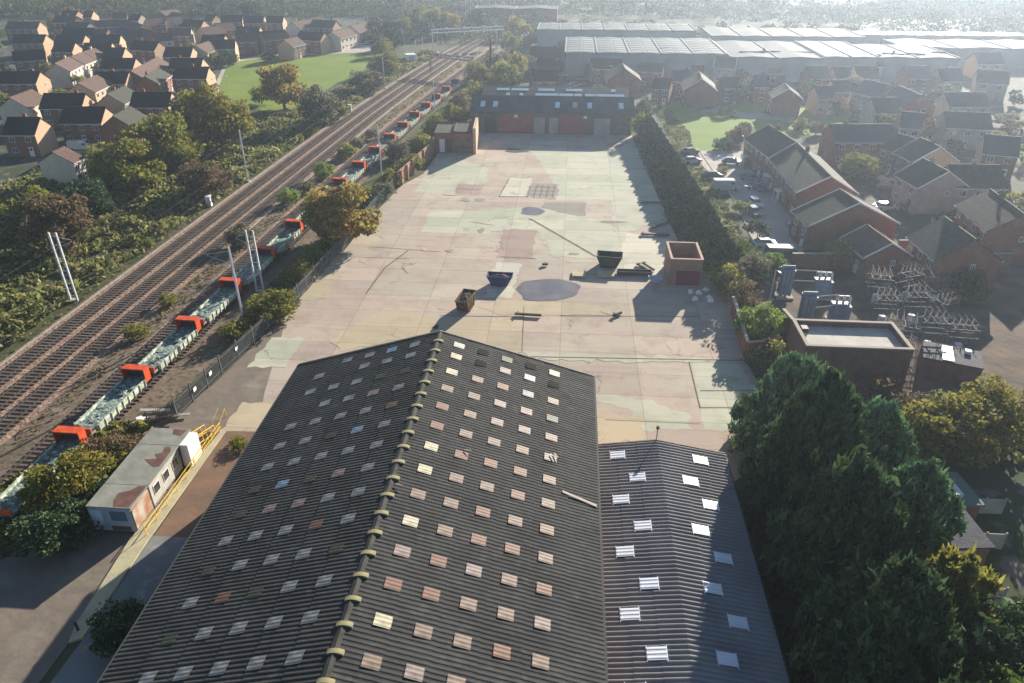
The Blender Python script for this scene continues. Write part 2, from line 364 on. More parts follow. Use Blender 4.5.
PATCH = [
 ('green', PZ(440, 130, 4.267, [(300, 60), (720, 95), (750, 300), (500, 300), (480, 215), (400, 100)])),
 ('green', PZ(440, 130, 4.267, [(720, 95), (830, 50), (905, 230), (965, 370), (800, 440), (740, 400)])),
 ('green', PZ(440, 130, 4.267, [(60, 115), (205, 165), (190, 225), (60, 270), (-60, 270), (-20, 130)])),
 ('pink', PZ(440, 130, 4.267, [(75, 230), (190, 235), (165, 280), (60, 278)])),
 ('green', PZ(440, 130, 4.267, [(-50, 350), (410, 330), (690, 395), (800, 440), (745, 560), (480, 540), (410, 430), (270, 430), (-80, 440)])),
 ('cream', PZ(440, 130, 4.267, [(800, 440), (985, 470), (1000, 560), (930, 620), (740, 600)])),
 ('pink', PZ(440, 130, 4.267, [(270, 425), (412, 430), (385, 550), (240, 545)])),
 ('grey', PZ(440, 130, 4.267, [(440, 305), (625, 310), (620, 368), (430, 360)])),
 ('cream', PZ(440, 130, 4.267, [(300, 205), (395, 208), (362, 285), (252, 283)])),
 ('grey', PZ(440, 130, 4.267, [(397, 228), (510, 232), (492, 300), (366, 287)])),
 ('cream', [(497, 262), (521, 264), (512.5, 298), (484, 297)]),
 ('moss', PZ(440, 230, 3.413, [(230, 240), (480, 250), (600, 262), (560, 292), (200, 290), (130, 262)])),
 ('moss', PZ(440, 230, 3.413, [(60, 300), (283, 304), (285, 418), (190, 412), (-30, 335)])),
 ('green', PZ(440, 230, 3.413, [(285, 418), (560, 428), (1000, 444), (1010, 455), (560, 450), (320, 444)])),
 ('green', PZ(440, 230, 3.413, [(860, 452), (1010, 455), (1090, 560), (1090, 683), (900, 683), (880, 560)])),
 ('green', PZ(440, 230, 3.413, [(525, 560), (700, 580), (860, 640), (860, 683), (690, 683), (640, 610), (530, 585)])),
 ('moss', PZ(440, 230, 3.413, [(530, 620), (690, 640), (690, 720), (530, 740)])),
 ('moss', PZ(440, 230, 3.413, [(610, 250), (690, 262), (660, 298), (590, 296)])),
 ('pale', PZ(440, 230, 3.413, [(770, 380), (830, 380), (830, 425), (790, 425)])),
 ('green', [(272, 338), (304, 338), (286, 368), (247, 368)]),
 ('moss', [(243, 402), (284, 402), (258, 432), (218, 432)]),
 ('pale', [(262, 368), (305, 366), (283, 400), (240, 400)]),
 ('green', PZ(250, 140, 4.267, [(850, 90), (1010, 120), (1010, 185), (870, 190), (840, 225), (700, 225), (760, 130)])),
 ('green', PZ(250, 140, 4.267, [(810, 310), (1024, 320), (1024, 400), (770, 400)])),
 ('pale', PZ(250, 140, 4.267, [(560, 330), (740, 250), (700, 470), (560, 480)])),
 ('moss', PZ(250, 140, 4.267, [(210, 683), (330, 500), (400, 490), (330, 683)])),
 ('moss', [(330, 340), (382, 310), (440, 318), (436, 332), (340, 352)]),
]
def rough(pts, j=.22):
    out = []
    for a, c in zip(pts, pts[1:] + pts[:1]):
        L = math.hypot(c[0] - a[0], c[1] - a[1]); n = max(1, int(L / .8)); nx, ny = -(c[1] - a[1]) / (L + 1e-6), (c[0] - a[0]) / (L + 1e-6)
        for q in range(n):
            t = q / n; e = random.gauss(0, j) if q else 0; out.append((a[0] + (c[0] - a[0]) * t + nx * e, a[1] + (c[1] - a[1]) * t + ny * e))
    return out
for i, (k, pts) in enumerate(PATCH): sheet('concrete_patch', rough([P(*p) for p in pts]), 0.049 + 0.003 * (i % 7), PT[k])
M_wet = mat('wet_ground', (0.095, 0.095, 0.11), 0.35, (0.14, 0.115, 0.11), 0.5, 7, spec=0.5, spots=(0.3, (0.07, 0.075, 0.09), 0.45, 0.6))
def blob(cx, cy, rx, ry, n=40, j=0.12, ph=0.0):
    return [P(cx + rx * math.cos(a) * (1 + j * math.sin(3 * a + ph) + j * 0.6 * math.sin(7 * a + 2 * ph)), cy + ry * math.sin(a) * (1 + j * math.sin(2 * a + ph))) for a in [2 * math.pi * i / n for i in range(n)]]
sheet('puddle', rough(blob(547, 290.5, 31, 12, 48, 0.10, 2.2), .12), 0.080, M_wet)
sheet('puddle', blob(532, 211.5, 11.5, 4.6, 30, 0.12, 1.0), 0.080, M_wet)
sheet('puddle', blob(612, 222, 13, 1.3, 30, 0.2, 1.0), 0.080, PT['grey'])
for q in [(465, 200, 4, 2), (479, 200, 5, 2), (481, 231, 3.4, 2.0), (466, 229, 3, 1.6), (450, 251, 4, 1.4), (407, 268, 3, 4), (573, 254, 5, 1.6), (425, 250, 3, 1.5)]:
    sheet('oil_stain', blob(*q, 18, 0.3, q[0]), 0.084, PT['grey'] if q[2] > 3.2 else MATS['mossy_concrete'])
# long joints, cracks and drain channels
def line_mb(b, a, c, wdt, z=0.076):
    a = Vector(P(*a)); c = Vector(P(*c)); d = (c - a); n = Vector((-d.y, d.x)).normalized() * wdt / 2
    b.add([(a.x + n.x, a.y + n.y, z), (c.x + n.x, c.y + n.y, z), (c.x - n.x, c.y - n.y, z), (a.x - n.x, a.y - n.y, z)], [(0, 1, 2, 3)])
b = MB()
for a, c, wd in [((530, 219), (596, 257), .42), ((385, 268), (408, 251), .22), ((366, 294), (385, 268), .22), ((520, 357), (750, 361), .22), ((560, 316), (700, 317), .12),
               ((524, 307), (522, 352), .1), ((455, 196), (442, 195), .2), ((499, 197), (527, 197), .25), ((499, 197), (509, 179), .2), ((689, 362), (700, 408), .12),
               ((700, 391), (760, 391), .1), ((700, 408), (765, 408), .1), ((440, 316), (524, 317), .12), ((350, 257), (410, 259), .1), ((455, 189), (480, 190), .15),
               ((470, 222), (495, 226), .12), ((370, 247), (440, 252), .1), ((500, 257), (536, 259), .16), ((600, 312), (618, 318), .1), ((605, 420), (700, 424), .06)]:
    line_mb(b, a, c, wd)
struct('slab_joints', b, mat('joint_dark', (0.10, 0.09, 0.07), 0.9, (0.16, 0.14, 0.10), 1.5))
b = MB()
for k in range(5): line_mb(b, (531 + k * 6, 185.5), (527 + k * 6.3, 198), 0.25)
for k in range(3): line_mb(b, (533 - k * 1.6, 187 + k * 4), (557 - k * 1.6, 187.6 + k * 4), 0.3)
struct('drain_grid', b, mat('drain_dark', (0.16, 0.155, 0.15), 0.9))
# left depot road, loading strip, sunken strip beside the shed
sheet('depot_road', [(-60, -10), (-36.6, -10), (-35.2, 33.8), (-35.0, 44), (-34.9, 59.2), (-31, 59.5), (-33, 66), (-36.3, 82), (-37.4, 84), (-39.5, 68), (-41.5, 60), (-41, 45), (-43, 42), (-50, 38), (-60, 30)], 0.058, M_leftroad)
b = MB(); b.prism([(-36.2, 43.5), (-34.9, 58.9), (-34.4, 58.9), (-34.6, 43.5), (-34.4, 33.5), (-35.2, 33.0), (-35.6, 34.5)], 0.0, 0.20); struct('kerb_strip', b, mat('cream_kerb', (0.46, 0.42, 0.27), 0.9, (0.38, 0.35, 0.25), 0.8, 6, 0.1))
sheet('brown_strip', [(-34.4, 44), (-34.4, 59), (-30.0, 59.4), (-25.9, 57), (-25.9, 44)], 0.062, PT['brown'])
sheet('side_strip', [(-36.8, -10), (-34.4, 33), (-34.5, 44), (-25.7, 44), (-25.7, -10)], 0.062, mat('mottled_concrete', (0.24, 0.25, 0.24), 0.8, (0.17, 0.18, 0.18), 0.2, 7, 0.1, spots=(0.6, (0.32, 0.31, 0.27), 0.55, 0.7)))  # grey concrete with darker and paler mottling
# playing field, park, roads, estates
sheet('estate_ground', [(-420, 120), (-105, 120), (-96, 205), (-107, 226), (-127, 268), (-125, 305), (-80, 305), (-70, 330), (-66, 480), (-420, 480)], 0.014, M_estate)
sheet('playing_field', [P(*p) for p in [(218, 92), (224, 68), (235, 61), (262, 56), (300, 52), (345, 51), (372, 56), (368, 62), (362, 76), (335, 84), (300, 108), (268, 112), (240, 104)]], 0.03, M_grass)
b = MB()
sheet('estate_path', [P(*p) for p in [(213, 96), (216, 82), (223, 67), (236, 60), (264, 55), (370, 49), (371, 52), (264, 57), (237, 62), (226, 68), (220, 84), (218, 97)]], 0.045, M_road)
for pts in [[(100, 88), (128, 84), (131, 81), (101, 84)], [(56, 90), (88, 73), (92, 60), (88, 56), (70, 72), (52, 80)], [(330, 47), (372, 45), (370, 52), (335, 53)], [(150, 150), (56, 178), (56, 150), (100, 140)], [(120, 60), (172, 50), (172, 47), (120, 55)]]:
    sheet('estate_road', [P(*p) for p in pts], 0.04, M_road)
sheet('estate_ground', [(24, 96), (24, 225), (60, 232), (110, 232), (330, 330), (330, 120), (200, 60), (60, 90)], 0.014, M_estate)
sheet('estate_ground', [(-24, 200), (58, 200), (300, 260), (330, 440), (-20, 440), (-30, 250)], 0.010, M_estate)
sheet('park_grass', [P(*p) for p in [(652, 103), (662, 122), (676, 140), (690, 152), (730, 151), (748, 130), (790, 134), (845, 136), (852, 112), (832, 104), (800, 106), (740, 101), (700, 98)]], 0.03, M_grass2)
sheet('rough_verge', [P(*p) for p in [(651, 103), (660, 103), (688, 134), (692, 152), (704, 176), (724, 205), (738, 232), (750, 258), (732, 258), (722, 232), (700, 190), (676, 150)]], 0.034, M_rough)
sheet('park_path', [P(*p) for p in [(700, 111), (745, 118), (790, 121), (796, 118), (785, 115), (742, 112), (720, 106)]], 0.04, M_road)
sheet('street', [P(*p) for p in [(698, 151), (730, 150), (752, 152), (778, 180), (800, 200), (830, 236), (845, 262), (790, 266), (756, 258), (752, 240), (737, 205), (722, 186), (702, 165)]], 0.036, M_road)
sheet('street', [P(*p) for p in [(790, 262), (845, 262), (850, 240), (880, 214), (967, 240), (1030, 260), (1030, 215), (940, 190), (870, 190), (850, 212)]], 0.040, M_asph)
sheet('street', [P(*p) for p in [(596, 93), (626, 93), (618, 84), (602, 78), (590, 78)]], 0.036, M_road)
sheet('street', [P(*p) for p in [(700, 66), (716, 92), (735, 95), (740, 90), (724, 84), (712, 64), (705, 50), (712, 48), (708, 46), (700, 50)]], 0.036, M_road)
b = MB()
for a, c in [((700, 152), (737, 205)), ((737, 205), (752, 240)), ((752, 152), (800, 200))]:
    a = P(*a); c = P(*c); d = Vector(c) - Vector(a); b.rbox((a[0] + c[0]) / 2, (a[1] + c[1]) / 2, math.atan2(d.y, d.x), d.length, 0.15, 0, 0.13)
struct('kerb', b, M_conc)
sheet('substation_ground', [P(*p) for p in [(768, 262), (1030, 262), (1030, 420), (930, 420), (905, 420), (800, 380), (762, 345), (755, 300)]], 0.03, mat('gravel_brown', (0.17, 0.125, 0.095), 0.95, (0.10, 0.085, 0.07), 0.3, 8, 0.3))
sheet('garden_ground', [(30, 20), (60, 20), (60, 62), (34, 62)], 0.02, M_estate)
def wpart(name, b, m, root):
    "a part modelled in place-coordinates, stored relative to its thing's base"
    l = root.location; p = root.parent
    ox, oy, oz = l.x, l.y, l.z
    while p is not None: ox += p.location.x; oy += p.location.y; oz += p.location.z; p = p.parent
    b.v = [(v[0] - ox, v[1] - oy, v[2] - oz) for v in b.v]
    return b.build(name, m, root)
# ------------------------------------------------------------------ BIG SHED
PIT = 2.65 / 8; SAMP = 0.03
def corr_profile(y0, y1, pit, amp):
    ys = []; zs = []; y = y0
    pr = [(0.0, 0), (0.2, 0.12), (0.36, 0.9), (0.5, 1), (0.64, 0.9), (0.8, 0.12)]
    n = int(round((y1 - y0) / pit))
    for i in range(n):
        for f, z in pr: ys.append(y0 + (i + f) * pit); zs.append(z * amp)
    ys.append(y0 + n * pit); zs.append(0); return ys, zs
def corr_slope(b, xa, za, xb, zb, y0, y1, pit, amp, courses=6, thick=0.0):
    ys, zs = corr_profile(y0, y1, pit, amp)
    for c in range(courses):
        t0 = c / courses; t1 = min(1, (c + 1) / courses + 0.006)
        x0 = xa + (xb - xa) * t0; x1 = xa + (xb - xa) * t1; z0 = za + (zb - za) * t0 ; z1 = za + (zb - za) * t1
        vs = []
        for y, z in zip(ys, zs): vs += [(x0, y, z0 + z), (x1, y, z1 + z + 0.035)]
        n = len(ys); s = 1 if xb > xa else -1
        b.add(vs, [(2*i, 2*i+1, 2*i+3, 2*i+2)[::s] for i in range(n - 1)])
XE_L, XE_R, XR, ZE, ZR, SY0, SY1 = -25.75, 3.35, -11.4, 8.0, 12.35, 2.0, 60.0
M_roof = mat('weathered_cement_sheet', (0.052, 0.053, 0.053), 0.85, (0.037, 0.038, 0.039), 0.35, 8, 0.25, spots=(1.1, (0.075, 0.074, 0.068), 0.58, 0.78), spec=0.12)
M_roof2 = mat('annexe_sheet', (0.27, 0.26, 0.26), 0.8, (0.20, 0.195, 0.20), 0.3, 7, 0.15, spec=0.15)
shed = empty('industrial_shed', (-11.2, 31, 0), 0, 'vast dark corrugated double-pitch shed roof with rows of weathered rooflights', 'shed')
b = MB()
def gable_wall(b, y0, y1):
    pr = [(XE_L + .25, 0), (XE_R - .25, 0), (XE_R - .25, ZE - .15), (XR, ZR - .15), (XE_L + .25, ZE - .15)]
    b.sweep(pr, y0, y1)
gable_wall(b, SY0 + .2, SY1 - .25); wpart('wall', b, M_brick2, shed)
b = MB(); corr_slope(b, XR, ZR, XE_R, ZE, SY0, SY0 + PIT * round((SY1 - SY0) / PIT), PIT, SAMP); corr_slope(b, XR, ZR, XE_L, ZE, SY0, SY0 + PIT * round((SY1 - SY0) / PIT), PIT, SAMP)
roof = wpart('roof', b, M_roof, shed)
def rl_mat(n, c, c2): return mat('rooflight_' + n, tuple(v * .85 for v in c), 0.6, tuple(v * .72 for v in c2), 1.6, 6, spec=0.25, spots=(3.5, (0.09, 0.08, 0.07), 0.60, 0.72))
RL = dict(white=rl_mat('white', (0.50, 0.50, 0.46), (0.36, 0.34, 0.30)), cream=rl_mat('cream', (0.52, 0.50, 0.36), (0.42, 0.38, 0.27)), tan=rl_mat('tan', (0.24, 0.175, 0.135), (0.15, 0.11, 0.09)),
          pink=rl_mat('pink', (0.28, 0.22, 0.21), (0.19, 0.15, 0.14)), rust=rl_mat('rust', (0.22, 0.10, 0.07), (0.14, 0.09, 0.07)), grey=rl_mat('grey', (0.27, 0.28, 0.29), (0.17, 0.18, 0.19)),
          blue=rl_mat('blue', (0.22, 0.32, 0.42), (0.15, 0.22, 0.30)), moss=rl_mat('moss', (0.045, 0.07, 0.045), (0.06, 0.06, 0.04)), hole=mat('rooflight_void', (0.008, 0.008, 0.009), 0.9))  # hole: black sheet painted for the dark opening of a missing rooflight
def rl_mesh(side):
    b = MB(); ys, zs = corr_profile(-PIT * 1.5, PIT * 1.5 + .001, PIT, SAMP * .35); n = len(ys)
    sl = -(ZR - ZE) / (XE_R - XR) if side > 0 else (ZR - ZE) / (XR - XE_L)
    vs = []
    for y, z in zip(ys, zs): vs += [(-0.55, y, -0.55 * sl + z), (0.55, y, 0.55 * sl + z)]
    b.add(vs, [(2*i, 2*i+1, 2*i+3, 2*i+2) for i in range(n - 1)])
    return b.mesh('rooflight', RL['tan'])
RLM = {1: rl_mesh(1), -1: rl_mesh(-1)}
b = MB(); b.box(-0.55, 0.55, -0.42, 0.42, 0, 0.02); 
ROWS = [SY0 + PIT * (round((q - SY0) / PIT - .5) + .5) for q in [58.4, 56.6] + [53.95 - 2.65 * k for k in range(19)]]
CR = [-9.38, -7.12, -4.90, -2.65, -0.42]; CL = [-13.6, -15.85, -18.05, -20.27, -22.5]
SPEC = {0: 'white hole moss hole cream', 1: 'cream hole pink white hole', 2: 'cream tan rust grey tan', 3: 'tan tan pink pink moss', 4: 'rust tan pink pink tan', 5: 'rust tan tan tan pink',
        6: 'cream rust rust rust tan', 7: 'cream tan tan rust tan', 8: 'tan tan rust tan tan', 9: 'cream tan rust rust tan'}
SPECL = {0: 'grey blue pink grey none', 1: 'grey grey grey none grey', 2: 'moss moss grey grey grey', 3: 'grey pink grey grey none', 4: 'rust grey grey grey grey', 5: 'grey blue moss grey grey', 6: 'grey grey grey grey grey'}
jobs = []
for r_, y in enumerate(ROWS):
    for c in range(5):
        kr = SPEC[r_].split()[c] if r_ in SPEC else random.choice(['tan'] * 6 + ['pink'] * 3 + ['rust'] * 4) if (r_, c) != (12, 0) else 'cream'
        kl = SPECL[r_].split()[c] if r_ in SPECL else random.choice(['grey'] * 7 + ['pink', 'blue', 'rust', 'moss', 'moss'])
        jobs.append((1, CR[c], y, kr)); jobs.append((-1, CL[c], y, kl))
def visible(x, y, z=10):
    v = Vector((x, y, z - CAM_H)); c = v.dot(FW); 
    return c > 0 and abs(v.dot(RT) / c * FPX) < 520 and abs(v.dot(UP) / c * FPX) < 350
vis = sorted([j for j in jobs if visible(j[1], j[2]) and j[3] != 'none'], key=lambda j: j[2])
rest = MB(); restm = list(RL.values()); rk = list(RL.keys())
for i, (s, x, y, k) in enumerate(vis):
    z = ZR - (ZR - ZE) * abs(x - XR) / ((XE_R - XR) if s > 0 else (XR - XE_L)) + 0.075
    if i < 100:
        o = link('rooflight', RLM[s], roof); o.location = (x + 11.2, y - 31, z); o.scale = (.88, .86, 1)
        o.material_slots[0].link = 'OBJECT'; o.material_slots[0].material = RL[k]
    else:
        rest.k = rk.index(k); me = RLM[s]
        rest.add([(v.co.x * .88 + x, v.co.y * .86 + y, v.co.z + z) for v in me.vertices], [tuple(p.vertices) for p in me.polygons])
        if k == 'hole':
            pass
o = wpart('rooflight', rest, restm, roof); o['kind'] = 'stuff'
b = MB()
for s, xe in ((1, XE_R), (-1, XE_L)):
    sl = (ZR - ZE) / abs(xe - XR)
    b.add([(XR, SY0, ZR + .09), (XR, SY1, ZR + .09), (XR + s * .24, SY1, ZR + .06 - .24 * sl), (XR + s * .24, SY0, ZR + .06 - .24 * sl)], [(0, 1, 2, 3)])
wpart('ridge_cap', b, mat('ridge_cap', (0.075, 0.075, 0.068), 0.85, (0.045, 0.045, 0.042), 1.5), shed)
M_vent = mat('lichen_vent', (0.36, 0.32, 0.16), 0.85, (0.20, 0.19, 0.14), 1.8)
vb = MB()
n = 10; vs = []
for sgn in (-0.2, 0.2):
    for i in range(n + 1):
        t = -1 + 2 * i / n; vs.append((t * 0.46, sgn * .75, 0.14 - 0.12 * t * t)) ; vs.append((t * 0.46, sgn * .75, 0.02 - 0.12 * abs(t)))
b = MB(); b.add(vs, [(2*i, 2*i+2, 2*i+3, 2*i+1) for i in range(n)] + [(2*(n+1)+2*i, 2*(n+1)+2*i+1, 2*(n+1)+2*i+3, 2*(n+1)+2*i+2) for i in range(n)] + [(2*i, 2*(n+1)+2*i, 2*(n+1)+2*i+2, 2*i+2) for i in range(n)] + [(0, 1, 2*(n+1)+1, 2*(n+1)), (2*n, 2*(n+1)+2*n, 2*(n+1)+2*n+1, 2*n+1)])
vm = b.mesh('ridge_vent', M_vent)
for k in range(32):
    o = link('ridge_vent', vm, shed); o.location = (XR + 11.2 + .08, 58.3 - 1.765 * k - 31, ZR - .02)
b = MB(); b.box(XE_R - .02, XE_R + .16, SY0, SY1 + .1, ZE - .22, ZE + .02); b.box(XE_L - .16, XE_L + .02, SY0, SY1 + .1, ZE - .22, ZE + .02)
for y in (59.6, 45): b.bar((XE_R + .06, y, 0), (XE_R + .06, y, ZE - .2), .06)
wpart('gutter', b, M_dark, shed)
b = MB()
for s, xe in ((1, XE_R), (-1, XE_L)):
    b.add([(XR, SY1 - .02, ZR + .12), (XR, SY1 + .12, ZR + .12), (xe, SY1 + .12, ZE + .12), (xe, SY1 - .02, ZE + .12), (XR, SY1 - .02, ZR - .2), (XR, SY1 + .12, ZR - .2), (xe, SY1 + .12, ZE - .2), (xe, SY1 - .02, ZE - .2)],
          [(0, 1, 2, 3), (1, 5, 6, 2), (3, 7, 4, 0), (0, 4, 5, 1), (2, 6, 7, 3)])
wpart('bargeboard', b, mat('grey_barge', (0.26, 0.25, 0.22), 0.8, (0.18, 0.17, 0.15), 2), shed)
b = MB()
def roofz(x): return ZR - (ZR - ZE) * abs(x - XR) / ((XE_R - XR) if x > XR else (XR - XE_L))
vs = [(0.6, 42.15, roofz(.6) + .13), (3.2, 41.6, roofz(3.2) + .13), (3.2, 41.85, roofz(3.2) + .13), (0.6, 42.4, roofz(.6) + .13)]
b.add(vs, [(0, 1, 2, 3)]); wpart('patch_strip', b, RL['pink'], shed)
b = MB()
for x, y, a in [(-0.2, 46.4, .9), (-0.5, 46.2, .6), (-7.0, 43.8, .1), (-11.0, 38.2, .2)]:
    b.add([(x, y, roofz(x) + .2), (x + .5 * math.cos(a), y - .7 * math.sin(a), roofz(x) + .18), (x + .5 * math.cos(a) + .12, y - .7 * math.sin(a) + .1, roofz(x) + .15), (x + .1, y + .1, roofz(x) + .16)], [(0, 1, 2, 3)])
wpart('loose_sheet', b, RL['tan'], shed)
# ---------------------------------------------------------------- ANNEXE
AX0, AXR, AX1, AZ0, AZR, AZ1, AY0, AY1 = 3.62, 8.95, 15.15, 4.9, 5.75, 4.6, 2.0, 53.3
ann = empty('annexe', (9.3, 27.6, 0), 0, 'low ribbed-roof annexe beside the big shed, lit and tree-shaded, two rows of white rooflights', 'annexe')
b = MB(); b.sweep([(AX0, 0), (AX1 - .2, 0), (AX1 - .2, AZ1 - .1), (AXR, AZR - .1), (AX0, AZ0 - .1)], AY0 + .2, AY1 - .2); wpart('wall', b, M_brick, ann)
b = MB(); AP = 0.40
n_ = round((AY1 - AY0) / AP); corr_slope(b, AXR, AZR, AX0, AZ0, AY0, AY0 + AP * n_, AP, 0.11, 3); corr_slope(b, AXR, AZR, AX1, AZ1, AY0, AY0 + AP * n_, AP, 0.11, 3)
aroof = wpart('roof', b, M_roof2, ann)
M_rlw = mat('rooflight_clear', (0.66, 0.70, 0.76), 0.35, (0.56, 0.62, 0.70), 1.2, spec=0.5)
def alm(sl):
    b = MB(); ys, zs = corr_profile(-AP * 1.25, AP * 1.25, AP * .8333, 0.018); vs = []
    for y, z in zip(ys, zs): vs += [(-.62, y, -.62 * sl + z + .17), (.62, y, .62 * sl + z + .17)]
    b.add(vs, [(2*i, 2*i+1, 2*i+3, 2*i+2) for i in range(len(ys) - 1)]); 
    for x in (-.66, .62): b.box(x, x + .05, -.6, .6, x * sl, x * sl + .16)
    return b.mesh('rooflight', M_rlw)
slL = (AZR - AZ0) / (AXR - AX0); slR = -(AZR - AZ1) / (AX1 - AXR); mL = alm(slL); mR = alm(slR)
for k in range(16):
    y = 51.5 - 5.72 * (k // 2) - (3.15 if k % 2 else 0)
    x = 6.9 if k % 2 else 5.4
    o = link('rooflight', mL, aroof); o.location = (x - 9.3, y - 27.6, AZ0 + slL * (x - AX0) + .0)
    x = 11.35 if k % 2 else 12.65
    o = link('rooflight', mR, aroof); o.location = (x - 9.3, y - 27.6, AZR + slR * (x - AXR) + .0)
b = MB(); b.box(AX1 - .05, AX1 + .13, AY0, AY1, AZ1 - .2, AZ1); wpart('gutter', b, M_dark, ann)
b = MB(); b.add([(AX0, AY1 + .04, AZ0 + .13), (AXR, AY1 + .04, AZR + .13), (AX1, AY1 + .04, AZ1 + .13), (AX1, AY1 + .04, AZ1 - .2), (AXR, AY1 + .04, AZR - .2), (AX0, AY1 + .04, AZ0 - .2),
   (AX0, AY1 - .08, AZ0 + .13), (AXR, AY1 - .08, AZR + .13), (AX1, AY1 - .08, AZ1 + .13)], [(0, 5, 4, 1), (1, 4, 3, 2), (0, 1, 7, 6), (1, 2, 8, 7)]); wpart('bargeboard', b, MATS['grey_barge'], ann)
b = MB(); b.bar((AXR, AY1 + .1, 4), (AXR, AY1 + .1, 7.1), .04); b.box(AXR - .13, AXR + .13, AY1 - .02, AY1 + .22, 7.0, 7.25); wpart('lamp_pole', b, M_dark, ann)

# ------------------------------------------------------------------ RAILWAY FURNITURE
def mast(px, py, h, label, kind='single', reach=3.2, side=-1):
    x, y = P(px, py); t = empty('overhead_line_mast', (x, y, 0), 0, label, 'mast', 'overhead line masts along the railway')
    if kind == 'single':
        b = MB(); b.box(-.09, .09, -.16, -.12, 0, h); b.box(-.09, .09, .12, .16, 0, h); b.box(-.03, .03, -.12, .12, 0, h); b.build('post', M_steel, t)
    else:
        for s in (-.5, .5):
            b = MB(); b.box(s - .10, s + .10, -.12, .12, 0, h); b.build('post', M_steel, t)
        b = MB(); k = 0; z = 0.8
        while z < h - .6:
            b.bar((-.45, 0, z), (.45, 0, z + (.7 if k % 2 else 0)), .035, 4); k += 1; z += .95
        b.build('lacing', M_steel, t)
    b = MB(); b.bar((0, 0, h - .5), (side * reach, 0, h - 1.0), .035, 5); b.bar((0, 0, h - 2.2), (side * reach, 0, h - 1.2), .035, 5); b.build('cantilever_arm', M_steel, t)
    b = MB(); b.box(-.35, .35, -.35, .35, -.02, .28); b.build('footing', M_conc, t)
    return t
mast(244.5, 325, 11, 'tall single steel mast standing among the bushes beside the wagons', 'single', 3.0, -1)
mast(260.5, 292, 9.4, 'twin-legged laced steel mast beside the wagons, nearest the pair of siding tracks', 'twin', 2, -1)
mast(74.5, 301, 10.2, 'twin-legged laced steel mast at the left edge beside the main tracks', 'twin', 2.4, 1)
mast(248.5, 182, 10.6, 'slender mast left of the tracks in front of the yellowing tree', 'single', 1.2, 1)
mast(326.5, 126, 10.2, 'slender mast left of the tracks beside the grey-green bush below the field', 'single', 1.2, 1)
mast(385, 89, 9.6, 'slender mast left of the tracks near the far corner of the playing field', 'single', 1.2, 1)
mast(382, 177, 10.8, 'slender mast right of the wagons, behind the golden tree', 'single', 1.4, -1)
mast(435, 116, 9.8, 'slender mast right of the wagons, opposite the small brick outbuilding', 'single', 1.4, -1)
mast(416.5, 61, 7.5, 'left one of two short masts beside the white trackside cabin', 'single', 1.6, 1)
mast(423.5, 60, 8.6, 'taller right one of two masts beside the white trackside cabin', 'single', 1.6, -1)
def gantry(a, c, h, m, label, deep=1.3):
    A = Vector(P(*a)); C = Vector(P(*c)); mid = (A + C) / 2; an = math.atan2(C.y - A.y, C.x - A.x); L = (C - A).length
    t = empty('signal_gantry', (mid.x, mid.y, 0), an, label, 'gantry', 'gantries spanning the tracks')
    for s in (-L / 2, L / 2):
        b = MB(); b.box(s - .2, s - .1, -.5, -.4, 0, h); b.box(s + .1, s + .2, .4, .5, 0, h); b.box(s - .15, s + .15, -.1, .1, 0, h); b.box(s - .19, s + .19, -.48, .48, h * .5, h * .5 + .12); b.box(s - .19, s + .19, -.48, .48, .2, .32); b.build('leg', m, t)
    b = MB()
    for z in (h - deep, h):
        for yy in (-.5, .5): b.box(-L / 2 - .4, L / 2 + .4, yy - .14, yy + .14, z - .16, z + .16)
    n = int(L / 1.5)
    for i in range(n):
        x0 = -L / 2 + i * L / n; x1 = x0 + L / n
        for yy in (-.5, .5): b.bar((x0, yy, h - deep if i % 2 else h), (x1, yy, h if i % 2 else h - deep), .05, 4)
    b.build('lattice_beam', m, t)
    b = MB()
    for f in (-.3, -.05, .22, .4): b.box(f * L - .5, f * L + .5, -.3, .3, h + .1, h + .6); b.box(f * L - .1, f * L + .1, -.1, .1, h - deep - 1.2, h - deep)
    b.build('equipment_box', M_white, t)
gantry((433, 51), (503, 47), 8.2, M_steel, 'pale lattice gantry spanning the tracks farthest up the railway')
gantry((431, 72), (473, 77), 6.3, mat('rusty_steel', (0.20, 0.15, 0.12), 0.7, (0.28, 0.23, 0.2), 2), 'brownish low lattice gantry over the tracks, nearer than the pale one', 1.0)
for (px, py, h) in [(438, 52, 8), (443, 58, 6)]:
    mast(px, py, h, {438: 'thin mast left of the tracks under the pale gantry', 443: 'short thin mast left of the tracks between the two gantries'}[px])
mast(497, 47, 8, 'thin mast right of the tracks under the pale gantry end')
x, y = P(491, 86); t = empty('lattice_pole', (x, y, 0), 0, 'tall dark pole behind the barn, right of the far gantries', 'pole'); b = MB(); b.bar((0, 0, 0), (0, 0, 14.5), .42, 8, .3); b.build('post', M_dark, t); b = MB(); b.box(-.7, .7, -.7, .7, 0, .5); b.build('footing', M_conc, t)
for i, (px, py, h) in enumerate([(466, 26, 16), (471, 27, 18), (496, 22, 14)]):
    x, y = P(px, py); t = empty('flood_light_mast', (x, y, 0), 0, ['left one of two tall pale masts far up the line', 'right one of two tall pale masts far up the line', 'pale mast far beyond the gantry, right of the line'][i], 'mast')
    b = MB(); b.bar((0, 0, 0), (0, 0, h), .16, 6, .1); b.build('post', M_steel, t); b = MB(); b.box(-.6, .6, -.2, .2, h - .4, h); b.build('lamp', M_white, t)
